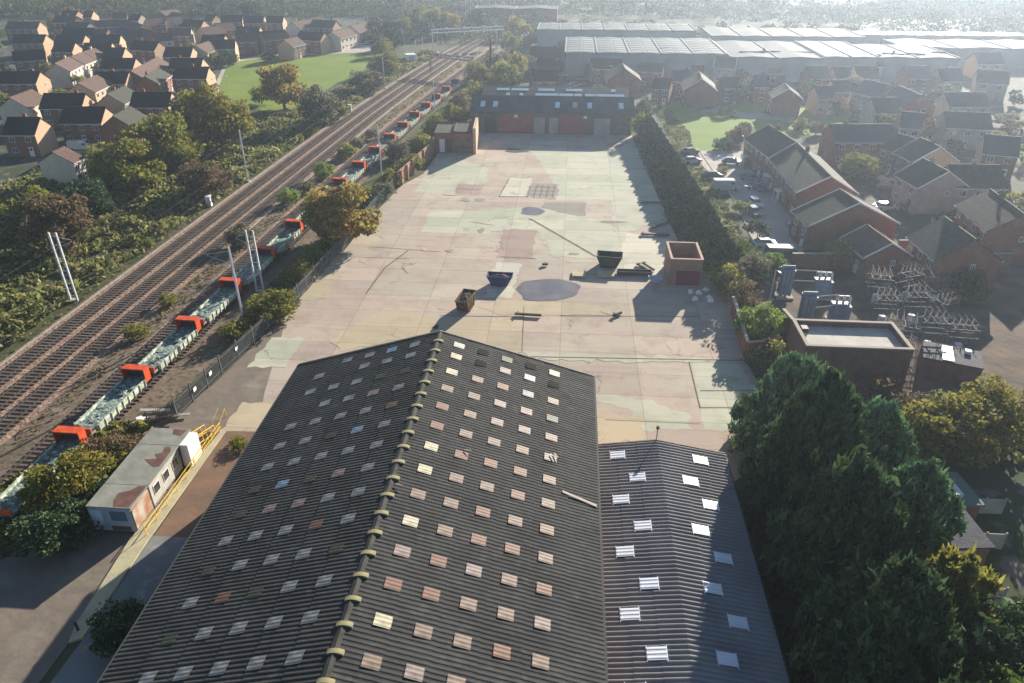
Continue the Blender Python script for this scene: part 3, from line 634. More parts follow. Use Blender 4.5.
# overhead wires
M_lead = mat('wire_grey', (0.25, 0.25, 0.25), .8)
wires = empty('overhead_wires', (-60, 100, 0), 0, 'thin overhead wires strung along the main railway tracks', 'wires')
for off in (-8.6, -3.5, 0.0, 3.25):
    b = MB(); ys = np.arange(20, 420, 14)
    for y0, y1 in zip(ys[:-1], ys[1:]): b.bar((bx(y0) + off, y0, 6.2 + (off < -8) * 1.6), (bx(y1) + off, y1, 6.2 + (off < -8) * 1.6), .011, 3)
    wpart('wire', b, M_lead, wires)
# white cabinets
def cabinet(px, py, sx, sy, h, rz, label):
    x, y = P(px, py); t = empty('trackside_cabin', (x, y, 0), rz, label, 'cabin')
    b = MB(); b.box(-sx / 2, sx / 2, -sy / 2, sy / 2, .1, h); b.build('body', M_white, t)
    b = MB(); b.box(-sx / 2 - .08, sx / 2 + .08, -sy / 2 - .08, sy / 2 + .08, h, h + .1); b.build('roof', M_white, t)
    b = MB(); b.box(-sx / 2 - .05, sx / 2 + .05, -sy / 2 - .05, sy / 2 + .05, 0, .1); b.build('plinth', M_conc, t)
    b = MB(); b.box(-sx * .3, sx * .3, -sy / 2 - .03, -sy / 2, .2, h - .2); b.build('door', M_steel, t)
cabinet(411, 62, 3.6, 4, 2.8, .4, 'white trackside cabin left of the line near the far masts')
cabinet(210, 206, .8, 1.0, 1.9, .2, 'small white cabinet in the scrub beside the pale cable trough')
cabinet(350.5, 112, .7, .7, 2.0, .2, 'small white cabinet in the scrub near the grey-green bushes')
# ---- wagons
M_red = mat('red_paint', (0.66, 0.10, 0.03), 0.6, (0.48, 0.07, 0.03), 1.2, spots=(3, (0.22, 0.06, 0.04), .6, .72))
M_deck = mat('pale_green_deck', (0.22, 0.29, 0.25), 0.8, (0.10, 0.14, 0.13), 1.4, 8, 0.4, spots=(2.4, (0.50, 0.53, 0.47), 0.54, 0.64))
M_side = mat('pale_green_side', (0.42, 0.47, 0.36), 0.8, (0.26, 0.33, 0.24), 1.8, 8, spots=(2.4, (0.68, 0.68, 0.60), 0.5, 0.62))
M_bulk = mat('bulkhead_shaded', (0.05, 0.045, 0.055), .7)  # backlit panel: shade under the hood is put into this colour
def make_wagon():
    t = empty('flat_wagon', (0, 0, 0), 0, 'x', 'wagon', 'flat wagons standing in the siding')
    L = 10.9
    b = MB(); b.box(-1.25, 1.25, -L / 2, L / 2, .95, 1.15); b.build('deck', M_deck, t)
    b = MB()
    for s in (-1, 1):
        b.box(s * 1.25 - .09, s * 1.25 + .09, -L / 2 + 1.1, L / 2 - 1.1, .72, 1.42)
        for k in range(9): b.box(s * 1.37 - .06, s * 1.37 + .06, -4.2 + k * 1.05 - .06, -4.2 + k * 1.05 + .06, .6, 1.46)
    b.build('side_rail', M_side, t)
    b = MB()
    rr = random.Random(5)
    for k in range(14):
        x = rr.uniform(-.9, .8); y = rr.uniform(-4.4, 4.2); b.rbox(x, y, rr.uniform(-.2, .2), rr.uniform(.2, .7), rr.uniform(.4, 1.8), 1.15, 1.15 + rr.uniform(.04, .22))
    b.build('load_fittings', M_deck, t)
    for s in (-1, 1):
        y = s * L / 2
        if s > 0:
            b = MB(); b.box(-1.25, 1.25, y - .1, y, 1.0, 2.5); bh = b.build('bulkhead', M_bulk, t)
            b = MB(); b.box(-1.35, 1.35, y - 1.0, y + .02, 2.5, 2.64)
            for q in (-1, 1): b.box(q * 1.3 - .05, q * 1.3 + .05, y - 1.0, y + .02, .95, 2.5)
            b.build('hood', M_red, bh)
        else:
            b = MB(); b.box(-1.3, 1.3, y, y + .12, 1.15, 1.75); b.build('headstock', M_red, t)
        g_ = MB(); y = s * 3.9; g_.box(-1.05, 1.05, y - 1.2, y + 1.2, .5, .75); bo = g_.build('bogie', M_dark, t)
        wb = MB()
        for yy in (-.9, .9):
            for xx in (-.72, .72): wb.bar((xx - .06, y + yy, .45), (xx + .06, y + yy, .45), .42, 12)
        wb.build('wheel', M_dark, bo)
    return t
wag = make_wagon(); WY = [49.5 + 11.75 * k for k in range(17)]
names_ = ['nearest', 'second', 'third', 'fourth', 'fifth', 'sixth', 'seventh', 'eighth', 'ninth', 'tenth', 'eleventh', 'twelfth', 'thirteenth', 'fourteenth', 'fifteenth', 'sixteenth', 'farthest']
for i, y in enumerate(WY):
    o = wag if i == 0 else copy_tree(wag)
    x = bx(y) + OE(y); x2 = bx(y + 1) + OE(y + 1); o.location = (x, y, .28); o.rotation_euler = (0, 0, -math.atan2(x2 - x, 1))
    o['label'] = ('pale green flat wagon with red bulkheads, %s counted from lower left' % names_[i])
# ------------------------------------------------------------------ PALISADE FENCE
def palisade(pts, h, label, m, gap=0.17, wdt=.07, post=2.75):
    t = empty('palisade_fence', (pts[0][0], pts[0][1], 0), 0, label, 'fence')
    bp, br, bs = MB(), MB(), MB()
    for a, c in zip(pts[:-1], pts[1:]):
        a = Vector(a); c = Vector(c); d = c - a; L = d.length; u = d / L; an = math.atan2(d.y, d.x); n = int(L / gap)
        for i in range(n): q = a + u * (i * L / n); bp.rbox(q.x, q.y, an, wdt, .03, .05, h)
        for z in (.4, h - .35): br.rbox((a.x + c.x) / 2, (a.y + c.y) / 2, an, L, .05, z, z + .07)
        n = max(1, int(L / post))
        for i in range(n if c is not Vector(pts[-1]) else n + 1): q = a + u * (i * L / n); bs = MB(); bs.rbox(q.x, q.y, an, .12, .12, 0, h + .25); wpart('post', bs, m, t)
    wpart('pales', bp, m, t); wpart('rail', br, m, t)
    return t
palisade([(-42.3, 58.5), (-40.6, 61), (-39.6, 70), (-38.0, 80.8), (-37.0, 89.7), (-36.2, 101.9), (-35.5, 110.2), (-35.2, 124.5), (-34.2, 141)], 2.3, 'long grey steel palisade fence between the siding and the concrete yard', mat('weathered_palisade', (0.15, 0.16, 0.165), .8, (0.11, 0.115, 0.12), 1.0), wdt=.045)
for i, (y, x) in enumerate([(64.5, -40.15), (67.8, -39.85), (73.5, -39.15)]):
    b = MB(); b.box(x + .1, x + .13, y - .3, y + .3, 1.2, 1.65); tag(b.build('sign', M_white), ['nearest', 'middle', 'farthest'][i] + ' of three small white notices on the palisade fence', 'sign', 'white notices on the palisade fence')
# brick boundary wall beyond the fence
b = MB(); t = empty('brick_wall', (-31, 155, 0), 0, 'long brick boundary wall with piers at the far left side of the yard', 'wall')
b.rbox(-32.0, 156, math.atan2(28, 3.4), 29, .35, 0, 2.9); wpart('wall', b, mat('tan_brick', (0.36, 0.22, 0.14), .9, (0.28, 0.16, 0.10), .8), t)
b = MB()
for k in range(8): b.rbox(-33.6 + .42 * k + .35, 142.3 + 3.9 * k, 0, .5, .5, 0, 3.05)
wpart('pier', b, MATS['tan_brick'], t)
# ------------------------------------------------------------------ SITE CABIN
PCX0, PCX1, PCY0, PCY1 = -39.7, -35.9, 44.1, 55.3
M_cab = mat('cabin_panel', (0.50, 0.49, 0.45), 0.7, (0.40, 0.39, 0.35), 1.0); M_cabroof = mat('cabin_roof_felt', (0.27, 0.27, 0.235), 0.85, (0.21, 0.215, 0.18), 0.7, 6, 0.1)
M_stain = mat('rust_stain', (0.12, 0.065, 0.055), 0.9, (0.16, 0.09, 0.07), 1.5)
pc = empty('site_cabin', ((PCX0 + PCX1) / 2, (PCY0 + PCY1) / 2, 0), 0, 'long grey flat-roofed site cabin with rust-stained roof beside the yellow railings', 'cabin')
b = MB(); b.box(PCX0, PCX1, PCY0, PCY1, .35, 2.85); wpart('wall', b, M_cab, pc)
b = MB(); b.box(PCX0, PCX1, PCY0 - .03, PCY0 - .003, .35, 2.8); wpart('end_panel', b, mat('blue_grey_panel', (0.30, 0.37, 0.45), .6), pc)
b = MB(); b.box(PCX0 + .15, PCX0 + 1.15, PCY0 - .07, PCY0 - .032, .4, 2.6); d = wpart('door', b, mat('pale_blue_door', (0.50, 0.62, 0.74), .5), pc)
b = MB(); b.box(PCX0 + 1.9, PCX0 + 3.3, PCY0 - .07, PCY0 - .032, 1.55, 2.55); wpart('window', b, mat('blue_shutter', (0.10, 0.14, 0.22), .5), pc)
b = MB(); b.box(PCX0 + 1.7, PCX0 + 3.4, PCY0 - .06, PCY0 - .032, .42, .9); wpart('window', b, M_stain, pc)
b = MB()
for y0, y1 in ((PCY0, 47.0), (47.05, 52.7), (52.75, PCY1)): b.box(PCX0 - .1, PCX1 + .1, y0, y1, 2.85, 2.98)
wpart('roof', b, M_cabroof, pc)
b = MB()
for pts in [[(-37.4, 44.2), (-36.0, 44.2), (-35.9, 46.9), (-36.6, 46.9), (-37.0, 46.3), (-37.9, 45.9), (-37.8, 45)], [(-37.2, 49.9), (-36.6, 49.5), (-36.1, 49.6), (-36.1, 51.9), (-36.5, 52.5), (-37.0, 52.4), (-36.8, 51.6), (-37.4, 51.3), (-36.9, 50.7), (-38.0, 50.5)], [(-37.2, 54.4), (-36.3, 54.2), (-36.1, 55.2), (-37.5, 55.2)]]: b.poly(pts, 2.986)
wpart('rust_patch', b, M_stain, pc)
b = MB(); b.box(PCX1, PCX1 + .06, 44.2, 46.9, .4, 2.7); wpart('rusty_panel', b, mat('rusty_panel', (0.34, 0.17, 0.10), .9, (0.5, 0.45, 0.38), .9), pc)
for y in (48.2, 49.9, 51.6):
    b = MB(); b.box(PCX1, PCX1 + .05, y - .5, y + .5, 1.3, 2.3); f_ = wpart('window', b, M_pvc, pc)
    b = MB(); b.box(PCX1 + .05, PCX1 + .07, y - .42, y + .42, 1.38, 2.22); wpart('pane', b, M_glass, f_)
b = MB(); b.box(PCX1 + .0, PCX1 + .85, 52.9, 55.0, .35, 2.9); wpart('porch', b, M_white, pc)
b = MB()
for y in (47.03, 52.73): b.box(PCX1 - .02, PCX1 + .08, y - .08, y + .08, .35, 2.9)
for x in (PCX0 + .3, PCX1 - .3):
    for y in (44.6, 49.9, 54.8): b.box(x - .2, x + .2, y - .2, y + .2, 0, .35)
wpart('frame', b, M_dark, pc)
M_yel = mat('yellow_paint', (0.72, 0.45, 0.04), .6)
t = empty('handrail', (-34.9, 52, 0), 0, 'yellow tubular handrail along the right side of the site cabin', 'railing')
b = MB(); pts = [(-35.0, 43.9), (-35.0, 60.5)]
for z in (.65, 1.15): b.bar((-35.0, 43.9, z), (-34.9, 59.0, z), .035, 5)
wpart('rail', b, M_yel, t)
for k in range(9): b = MB(); b.bar((-35.0, 43.9 + k * 1.88, 0), (-35.0, 43.9 + k * 1.88, 1.15), .035, 5); wpart('post', b, M_yel, t)
t = empty('access_stairs', (-35.6, 57, 0), 0, 'yellow steel stair frame with landing beyond the white porch of the cabin', 'stairs')
b = MB()
for k in range(7): b.box(-36.3, -35.4, 55.4 + k * .45, 55.8 + k * .45, 1.1 - k * .16, 1.14 - k * .16)
wpart('tread', b, M_dark, t); b = MB()
for x in (-36.35, -35.35):
    for z in (0.15, 1.1): b.bar((x, 55.3, 1.1 + z), (x, 58.6, 0.0 + z), .04, 5)
    for k in range(5): b.bar((x, 55.4 + k * .8, 0), (x, 55.4 + k * .8, 2.2 - k * .27), .035, 5)
b.bar((-36.35, 58.6, .0), (-36.2, 61.6, 1.1), .035, 5); b.bar((-35.35, 58.6, .0), (-35.5, 61.6, 1.1), .035, 5); b.bar((-35.5, 61.6, 0), (-35.5, 61.6, 1.1), .035, 5)
wpart('rail', b, M_yel, t)
b = MB(); t = empty('wall_stub', (-40.9, 57.7, 0), 0, 'low orange brick wall stub at the head of the palisade fence', 'wall'); b.box(-42.2, -39.4, 57.2, 57.6, 0, .6); wpart('wall', b, mat('orange_brick', (0.42, 0.18, 0.09), .9), t); b = MB(); b.box(-42.25, -39.35, 57.15, 57.65, .6, .68); wpart('coping', b, MATS['orange_brick'], t)
# bollard post on the pale kerb and scrap heap by the fence
x, y = P(79, 632); t = empty('bollard', (x, y, .2), 0, 'short black bollard on the near end of the cream kerb strip', 'bollard'); b = MB(); b.bar((0, 0, 0), (0, 0, .9), .09, 10); b.build('post', M_dark, t); b = MB(); b.bar((0, 0, .9), (0, 0, .98), .11, 10, .04); b.build('cap', M_dark, t)
def board_pile(name, cx, cy, n, lx, ly, hz, m, label, cat, seed, rz0=0.0, spread=1.0, rot=.3):
    rr = random.Random(seed); t = empty(name, (cx, cy, 0), rz0, label, cat)
    for i in range(n):
        b = MB(); b.rbox(rr.uniform(-spread, spread), rr.uniform(-spread, spread) * .6, rr.uniform(-rot, rot), lx * rr.uniform(.7, 1.2), ly * rr.uniform(.7, 1.3), .05 + i * hz, .05 + i * hz + hz * .8); b.build('board', m[i % len(m)], t)
    return t
board_pile('timber_pile', *P(165, 418), 6, 3.0, .35, .12, [MATS['brown_slab'], M_dirt, M_conc], 'heap of old planks on the dirt beside the palisade fence', 'planks', 3, .1, 1.2)
board_pile('scrap_heap', *P(142, 425), 7, 1.2, .8, .1, [M_dark, M_white, M_dirt], 'scrap heap with a white sack beside the far end of the cabin roof', 'scrap', 4, .1, 1.4, 1.5)
# ------------------------------------------------------------------ YARD OBJECTS
def make_skip(x, y, rz, m, label, load=None, L=3.7, W=1.75, H=1.55, closed=False):
    t = empty('skip', (x, y, 0), rz, label, 'skip')
    lo, hi = L * .30, L * .5
    def ring(s, z): 
        k = (z - .1) / (H - .1); hx = lo + (hi - lo) * k - s; hy = W / 2 - s; return [(-hx, -hy, z), (hx, -hy, z), (hx, hy, z), (-hx, hy, z)]
    b = MB(); vs = ring(0, .1) + ring(0, H) + ring(.06, H) + ring(.06, .2)
    fs = [(3, 2, 1, 0)] + [(i, (i+1) % 4, 4 + (i+1) % 4, 4 + i) for i in range(4)] + [(4+i, 4 + (i+1) % 4, 8 + (i+1) % 4, 8+i) for i in range(4)] + [(8+i, 8 + (i+1) % 4, 12 + (i+1) % 4, 12+i) for i in range(4)] + [(12, 13, 14, 15)]
    b.add(vs, fs); b.build('body', m, t)
    b = MB()
    for s in (-1, 1): b.box(-hi - .05, hi + .05, s * W / 2 - .05, s * W / 2 + .05, H - .05, H + .07); b.box(s * hi - .05, s * hi + .05, -W / 2, W / 2, H - .05, H + .06)
    b.build('rim', m, t)
    b = MB()
    for sx in (-.9, .9):
        for sy in (-1, 1): b.bar((sx, sy * W / 2, .9), (sx, sy * (W / 2 + .16), .9), .06, 8)
    for k in (-.9, 0, .9):
        for sy in (-1, 1): b.box(k - .05, k + .05, sy * (W / 2 + .03) - .03, sy * (W / 2 + .03) + .03, .1, H - .05)
    b.box(-lo, lo, -W / 2 + .2, W / 2 - .2, 0, .1); b.build('lifting_lug', m, t)
    if load:
        b = MB(); rr = random.Random(3); n = 9; vs = []
        for i in range(n):
            for j in range(n):
                e = min(i, j, n - 1 - i, n - 1 - j); vs.append(((-.5 + i / (n - 1)) * (2 * hi - .25), (-.5 + j / (n - 1)) * (W - .15), H - .35 + min(e, 3) * .1 + rr.uniform(-.07, .12)))
        b.add(vs, [(i*n+j, (i+1)*n+j, (i+1)*n+j+1, i*n+j+1) for i in range(n-1) for j in range(n-1)]); b.build('rubble', load, t)
    return t
make_skip(*P(500, 284.5), -.03, mat('skip_blue', (0.035, 0.065, 0.20), .5, (0.05, 0.07, 0.14), 2), 'blue skip heaped with reddish rubble beside the big puddle', mat('rubble', (0.19, 0.09, 0.06), .95, (0.10, 0.06, 0.045), 3))
make_skip(*P(466, 308), 1.40, mat('skip_brown', (0.18, 0.12, 0.045), .6, (0.06, 0.045, 0.03), 2), 'brown-yellow skip with dark load, seen end-on near the shed ridge', mat('black_load', (0.03, 0.028, 0.025), .9), H=1.9, L=3.9)
make_skip(*P(609, 265.5), -.10, mat('skip_dark', (0.045, 0.055, 0.05), .6, (0.08, 0.08, 0.07), 2), 'empty dark green skip at the end of the long diagonal joint', None, H=1.85, W=2.4, L=3.9)
def board(px, py, lx, ly, h, rz, m, name, label, cat):
    x, y = P(px, py); t = empty(name, (x, y, 0), rz, label, cat)
    b = MB()
    for k in range(3): b.box(-lx / 2, lx / 2, -ly / 2 + k * (ly - .12) / 2, -ly / 2 + k * (ly - .12) / 2 + .12, .18, .18 + h - .06)
    b.build('bearer', m, t); b = MB(); n = 7
    for k in range(n): b.box(-lx / 2 + k * lx / n + .012, -lx / 2 + (k + 1) * lx / n - .012, -ly / 2, ly / 2, .18 + h - .06, .18 + h)
    b.build('deck', m, t)
M_ply = mat('pale_timber', (0.50, 0.42, 0.28), .8, (0.42, 0.34, 0.22), 1.5)
board(579, 275.5, 2.0, 2.1, .22, -.05, M_ply, 'pallet', 'small square pale pallet, left of two beside the puddle', 'pallet')
board(605.5, 275.5, 2.5, 2.1, .25, 0, M_ply, 'pallet', 'larger square pale pallet, right of two, left of the dark trough', 'pallet')
x, y = P(634, 275); t = empty('steel_trough', (x, y, 0), 0, 'long dark open steel trough lying left of the brick kiosk', 'trough')
b = MB(); b.box(-2.6, 2.6, -.55, -.47, .18, .75); b.box(-2.6, 2.6, .47, .55, .18, .75); b.box(-2.6, -2.52, -.47, .47, .18, .75); b.box(2.52, 2.6, -.47, .47, .18, .75); b.build('side', M_dark, t)
b = MB(); b.box(-2.5, 2.5, -.46, .46, .18, .24); b.build('base', M_dark, t)
x, y = P(655, 284); t = empty('hopper', (x, y, 0), .1, 'pale blue tapered steel hopper tipped at the foot of the brick kiosk', 'hopper')
b = MB(); b.add([(-.9, -.6, 1.0), (.8, -.6, 1.0), (.8, .6, 1.0), (-.9, .6, 1.0), (-.15, -.15, .15), (.75, -.15, .15), (.75, .3, .15), (-.15, .3, .15)], [(0, 1, 5, 4), (1, 2, 6, 5), (2, 3, 7, 6), (3, 0, 4, 7), (4, 5, 6, 7)]); b.build('body', mat('pale_blue_paint', (0.42, 0.55, 0.66), .5), t)
b = MB(); b.box(-1.0, .9, -.68, -.6, .95, 1.08); b.box(-1.0, .9, .6, .68, .95, 1.08); b.box(-1.0, -.9, -.6, .6, .95, 1.08); b.box(.8, .9, -.6, .6, .95, 1.08); b.build('rim', M_steel, t)
for i, (px, py, rz, L) in enumerate([(643, 269, -.95, 3.0), (648, 268, -1.05, 3.1), (655, 236, -.02, 4.8), (652, 204, 0.0, 4.4), (662, 226, .75, 5.5), (528, 316.5, -.05, 3.6), (617, 316, .7, 1.6), (545, 266, .1, .9)]):
    x, y = P(px, py)
    t = empty('timber_baulk', (x, y, .18), rz, ['left one of two dark timbers propped beside the trough and kiosk', 'right one of two dark timbers propped beside the trough and kiosk', 'thick dark timber baulk lying behind the kiosk at the yard edge', 'thin dark timber lying far up the right yard edge', 'slanting reddish timber between the two baulks on the right yard edge', 'thin dark plank lying below the big puddle', 'short dark stick right of the plank below the puddle', 'tiny dark fragment beside the left pale pallet'][i], 'timber')
    b = MB(); wd = .5 if i == 2 else .28; b.box(-L / 2, L / 2, -wd / 2, wd / 2, 0, .28); b.build('beam', MATS['brown_slab'] if i == 4 else M_dark, t); b = MB(); b.box(-L / 2 + .3, -L / 2 + .5, -wd / 2 - .2, wd / 2 + .2, .28, .36); b.build('batten', M_dirt, t)
for i, (px, py) in enumerate([(699, 295), (706, 292), (695, 301), (709, 300), (711, 303), (690, 294)]):
    x, y = P(px, py); me = MB(); rr = random.Random(i)
    vs = [(rr.uniform(.2, .42) * math.cos(a) * s_, rr.uniform(.2, .42) * math.sin(a) * s_, z) for z, s_ in ((.05, 1), (.3, 1.1), (.5, .5)) for a in [k * 1.047 for k in range(6)]]
    me.add(vs, [tuple(range(12, 18))] + [(z*6+i_, z*6+(i_+1) % 6, z*6+6+(i_+1) % 6, z*6+6+i_) for z in (0, 1) for i_ in range(6)])
    o = me.build('rubbish_bag', M_white); o.location = (x, y, .05); o.scale = (1.3, 1.3, 1.3); tag(o, ['white rubbish bag right of the kiosk, second from left', 'upper white rubbish bag in the middle of the scatter right of the kiosk', 'lower white rubbish bag nearest the kiosk shadow', 'white rubbish bag just right of the middle of the scatter', 'rightmost and lowest white rubbish bag of the scatter', 'leftmost white rubbish bag, closest to the kiosk'][i], 'bag', 'white bags in the tree shade')
# roofless brick kiosk
KX0, KX1, KY0, KY1, KH = 15.5, 20.1, 98.6, 105.2, 4.1
t = empty('brick_kiosk', (17.8, 101.9, 0), 0, 'roofless pinkish brick kiosk with maroon front panel and pale coping', 'kiosk')
M_pink = mat('pinkish_brick', (0.34, 0.20, 0.16), .9, (0.29, 0.175, 0.125), 1.0)
b = MB(); wt = .3
b.box(KX0, KX1, KY0, KY0 + wt, 0, KH); b.box(KX0, KX1, KY1 - wt, KY1, 0, KH); b.box(KX0, KX0 + wt, KY0 + wt, KY1 - wt, 0, KH); b.box(KX1 - wt, KX1, KY0 + wt, KY1 - wt, 0, KH); wpart('wall', b, M_pink, t)
b = MB(); b.box(KX0 + wt, KX1 - wt, KY0 + wt, KY1 - wt, 1.6, 1.8); wpart('floor', b, mat('kiosk_floor', (0.28, 0.26, 0.2), .9, (0.2, 0.19, 0.15), 1), t)
b = MB(); b.box(KX0 - .05, KX1 + .05, KY0 - .05, KY0 + wt, KH, KH + .08); b.box(KX0 - .05, KX1 + .05, KY1 - wt, KY1 + .05, KH, KH + .08); b.box(KX0 - .05, KX0 + wt, KY0 + wt, KY1 - wt, KH, KH + .08); b.box(KX1 - wt, KX1 + .05, KY0 + wt, KY1 - wt, KH, KH + .08); wpart('coping', b, mat('pink_coping', (0.48, 0.33, 0.27), .9), t)
b = MB(); b.box(KX0 + 1.0, KX1 - .2, KY0 - .06, KY0 - .003, .1, 2.3); wpart('door', b, mat('maroon_paint', (0.20, 0.035, 0.06), .7), t)
b = MB()
for x in (17.1, 19.9): b.bar((x, KY1 + .1, 0), (x, KY1 + .1, KH + 1.3), .05, 6)
wpart('pole', b, M_dark, t)
# ------------------------------------------------------------------ FAR BARN (end of the yard)
barn = empty('long_barn', (-4.5, 193, 0), 0, 'long dark-roofed brick barn with rooflights and shuttered doors closing the far end of the yard', 'barn')
M_brickd = mat('dark_brick', (0.17, 0.125, 0.11), .9, (0.12, 0.095, 0.085), 1.2); M_redp = mat('red_wall_paint', (0.33, 0.085, 0.085), .85, (0.25, 0.08, 0.08), .6)
M_broof = mat('barn_roof', (0.095, 0.10, 0.10), .8, (0.065, 0.07, 0.07), .4, 6, .2)
b = MB(); Mx = Matrix(((0, 1, 0, 0), (1, 0, 0, 0), (0, 0, 1, 0), (0, 0, 0, 1)))
def gable_x(b, x0, x1, y0, ym, y1, ze, zr, ze2=None, zb=0):
    ze2 = ze if ze2 is None else ze2
    vs = [(x, y, z) for x in (x0, x1) for y, z in ((y0, zb), (y1, zb), (y1, ze2), (ym, zr), (y0, ze))]
    b.add(vs, [(0, 4, 3, 2, 1), (5, 6, 7, 8, 9), (0, 5, 9, 4), (1, 2, 7, 6), (4, 9, 8, 3), (3, 8, 7, 2), (0, 1, 6, 5)])
gable_x(b, -24.5, 15.8, 186.3, 192.6, 197, 5.0, 7.7, 6.2); wpart('wall', b, M_brickd, barn)
b = MB()
def slab(b, x0, x1, ya, za, yb, zb, th=.18):
    b.add([(x0, ya, za), (x1, ya, za), (x1, yb, zb), (x0, yb, zb), (x0, ya, za + th), (x1, ya, za + th), (x1, yb, zb + th), (x0, yb, zb + th)], [(3, 2, 1, 0), (4, 5, 6, 7), (0, 1, 5, 4), (1, 2, 6, 5), (2, 3, 7, 6), (3, 0, 4, 7)])
slab(b, -24.9, 16.2, 186.0, 5.0, 192.6, 7.75); slab(b, -24.9, 16.2, 192.62, 7.75, 197, 6.3); slab(b, -23, 15.5, 197.05, 6.5, 203, 8.2); slab(b, -23, 15.5, 203.02, 8.2, 207, 6.5); broof = wpart('roof', b, M_broof, barn)
b = MB(); gable_x(b, -22.7, 15.2, 197.2, 203, 206.8, 6.3, 8.05); wpart('rear_wall', b, M_brickd, barn)
M_rlb = mat('rooflight_bright', (0.66, 0.75, 0.80), .3, (0.55, 0.68, 0.76), .8)
for px, wd in [(480, 1.2), (493, 1.2), (557, 1.2), (575, 1.2), (590, 1.2), (622, 1.2)]:
    x = P(px, 110, 6.4)[0]; b = MB(); slab(b, x - wd / 2, x + wd / 2, 188.0, 5.87, 190.2, 6.77, .26); wpart('rooflight', b, M_rlb if px != 575 else M_conc, broof)
for px, wd, k in [(499, 3.4, 0), (517, 4.6, 0), (505, 1.0, 1), (519, 1, 1), (545, 4.4, 0), (556, 1.0, 1), (566, 3.6, 1), (578, 2.0, 1), (574, 4.4, 0), (592, 3.4, 1), (610, 8.0, 1), (615, 1.2, 0), (544, 5.2, 1)]:
    x = P(px, 100, 7.5)[0]; b = MB(); ya, za = (200.6, 7.5) if k == 0 else (198.0, 6.78)
    slab(b, x - wd / 2, x + wd / 2, ya, za, ya + 1.1, za + .32, .26); wpart('rooflight', b, M_rlb, broof)
for x0, x1 in [(-17.2, -8.9), (-2.4, 3.6)]:
    b = MB(); b.box(x0, x1, 186.2, 186.296, .3, 4.6); wpart('painted_panel', b, M_redp, barn)
for x0, x1, mm in [(-8.7, -5.9, M_conc), (-4.8, -2.6, M_conc), (6.4, 10.4, M_conc), (-21, -18.6, M_dark)]:
    b = MB(); b.box(x0, x1, 186.16, 186.29, .05, 4.0); wpart('shutter_door', b, mm if mm is M_dark else mat('grey_shutter', (0.36, 0.34, 0.31), .8, (0.3, 0.28, .26), .8), barn)
for x in (-13.2, 4.1):
    b = MB(); b.box(x - .45, x + .45, 186.05, 186.19, 3.9, 4.6); wpart('sign_board', b, M_white, barn)
# small brick outbuilding in front, with taller lit end wall
x0, y0 = P(443, 151); t = empty('brick_outbuilding', (x0 + 3.3, y0 + 2, 0), .06, 'small red brick outbuilding with parapet and sunlit end wall, left end of the barn', 'outbuilding')
b = MB(); b.box(-4.1, 3.2, -3.0, 3.6, 0, 3.6); b.build('wall', M_brick, t); b = MB(); b.box(3.21, 3.75, -3.6, 5.2, 0, 4.7); b.build('end_wall', M_buff, t)
b = MB(); b.box(-4.25, -0.6, -3.1, 3.7, 3.6, 3.72); b.box(-.3, 3.2, -3.1, 3.7, 3.8, 3.95); b.box(-.6, -.3, -3.1, 3.7, 3.6, 4.1); b.build('roof', MATS['grey_tile'], t)
for xx in (-2.8, -1.4): 
    b = MB(); b.box(xx - .5, xx + .5, -3.08, -3.003, .2, 2.6); b.build('door', M_pvc if xx < -2 else M_dark, t)
b = MB(); b.box(.8, 2.4, -3.08, -3.003, 1.0, 2.4); b.build('window', M_glass, t)
t.scale = (1.2, 1.2, 1.25)
b = MB(); b.poly([P(508, 148), P(520, 150), P(530, 152), P(515, 153), P(505, 152)], .088); struct('oil_stain', b, M_dark)

# ------------------------------------------------------------------ HOUSES
UW = {}
def win_mesh(wd, ht):
    k = (wd, ht)
    if k not in UW:
        b = MB(); b.k = 0
        b.box(-wd/2, wd/2, -.05, 0, -ht/2, -ht/2 + .09); b.box(-wd/2, wd/2, -.05, 0, ht/2 - .09, ht/2)
        b.box(-wd/2, -wd/2 + .09, -.05, 0, -ht/2 + .09, ht/2 - .09); b.box(wd/2 - .09, wd/2, -.05, 0, -ht/2 + .09, ht/2 - .09); b.box(-.04, .04, -.05, 0, -ht/2 + .09, ht/2 - .09)
        b.k = 1; b.box(-wd/2 + .09, -.04, -.02, 0, -ht/2 + .09, ht/2 - .09); b.box(.04, wd/2 - .09, -.02, 0, -ht/2 + .09, ht/2 - .09)
        UW[k] = b.mesh('window', [M_pvc, M_glass])
    return UW[k]
db = MB(); db.k = 0; db.box(-.5, .5, -.07, 0, 0, 2.1); db.k = 1; db.box(-.3, .3, -.09, -.07, 1.3, 1.85); DOOR = db.mesh('door', [M_pvc, M_glass])
db = MB(); db.k = 0; db.box(-.5, .5, -.07, 0, 0, 2.1); db.k = 1; db.box(-.3, .3, -.09, -.07, 1.3, 1.85); DOOR2 = db.mesh('door', [mat('brown_door', (0.12, 0.05, 0.03), .5), M_glass])
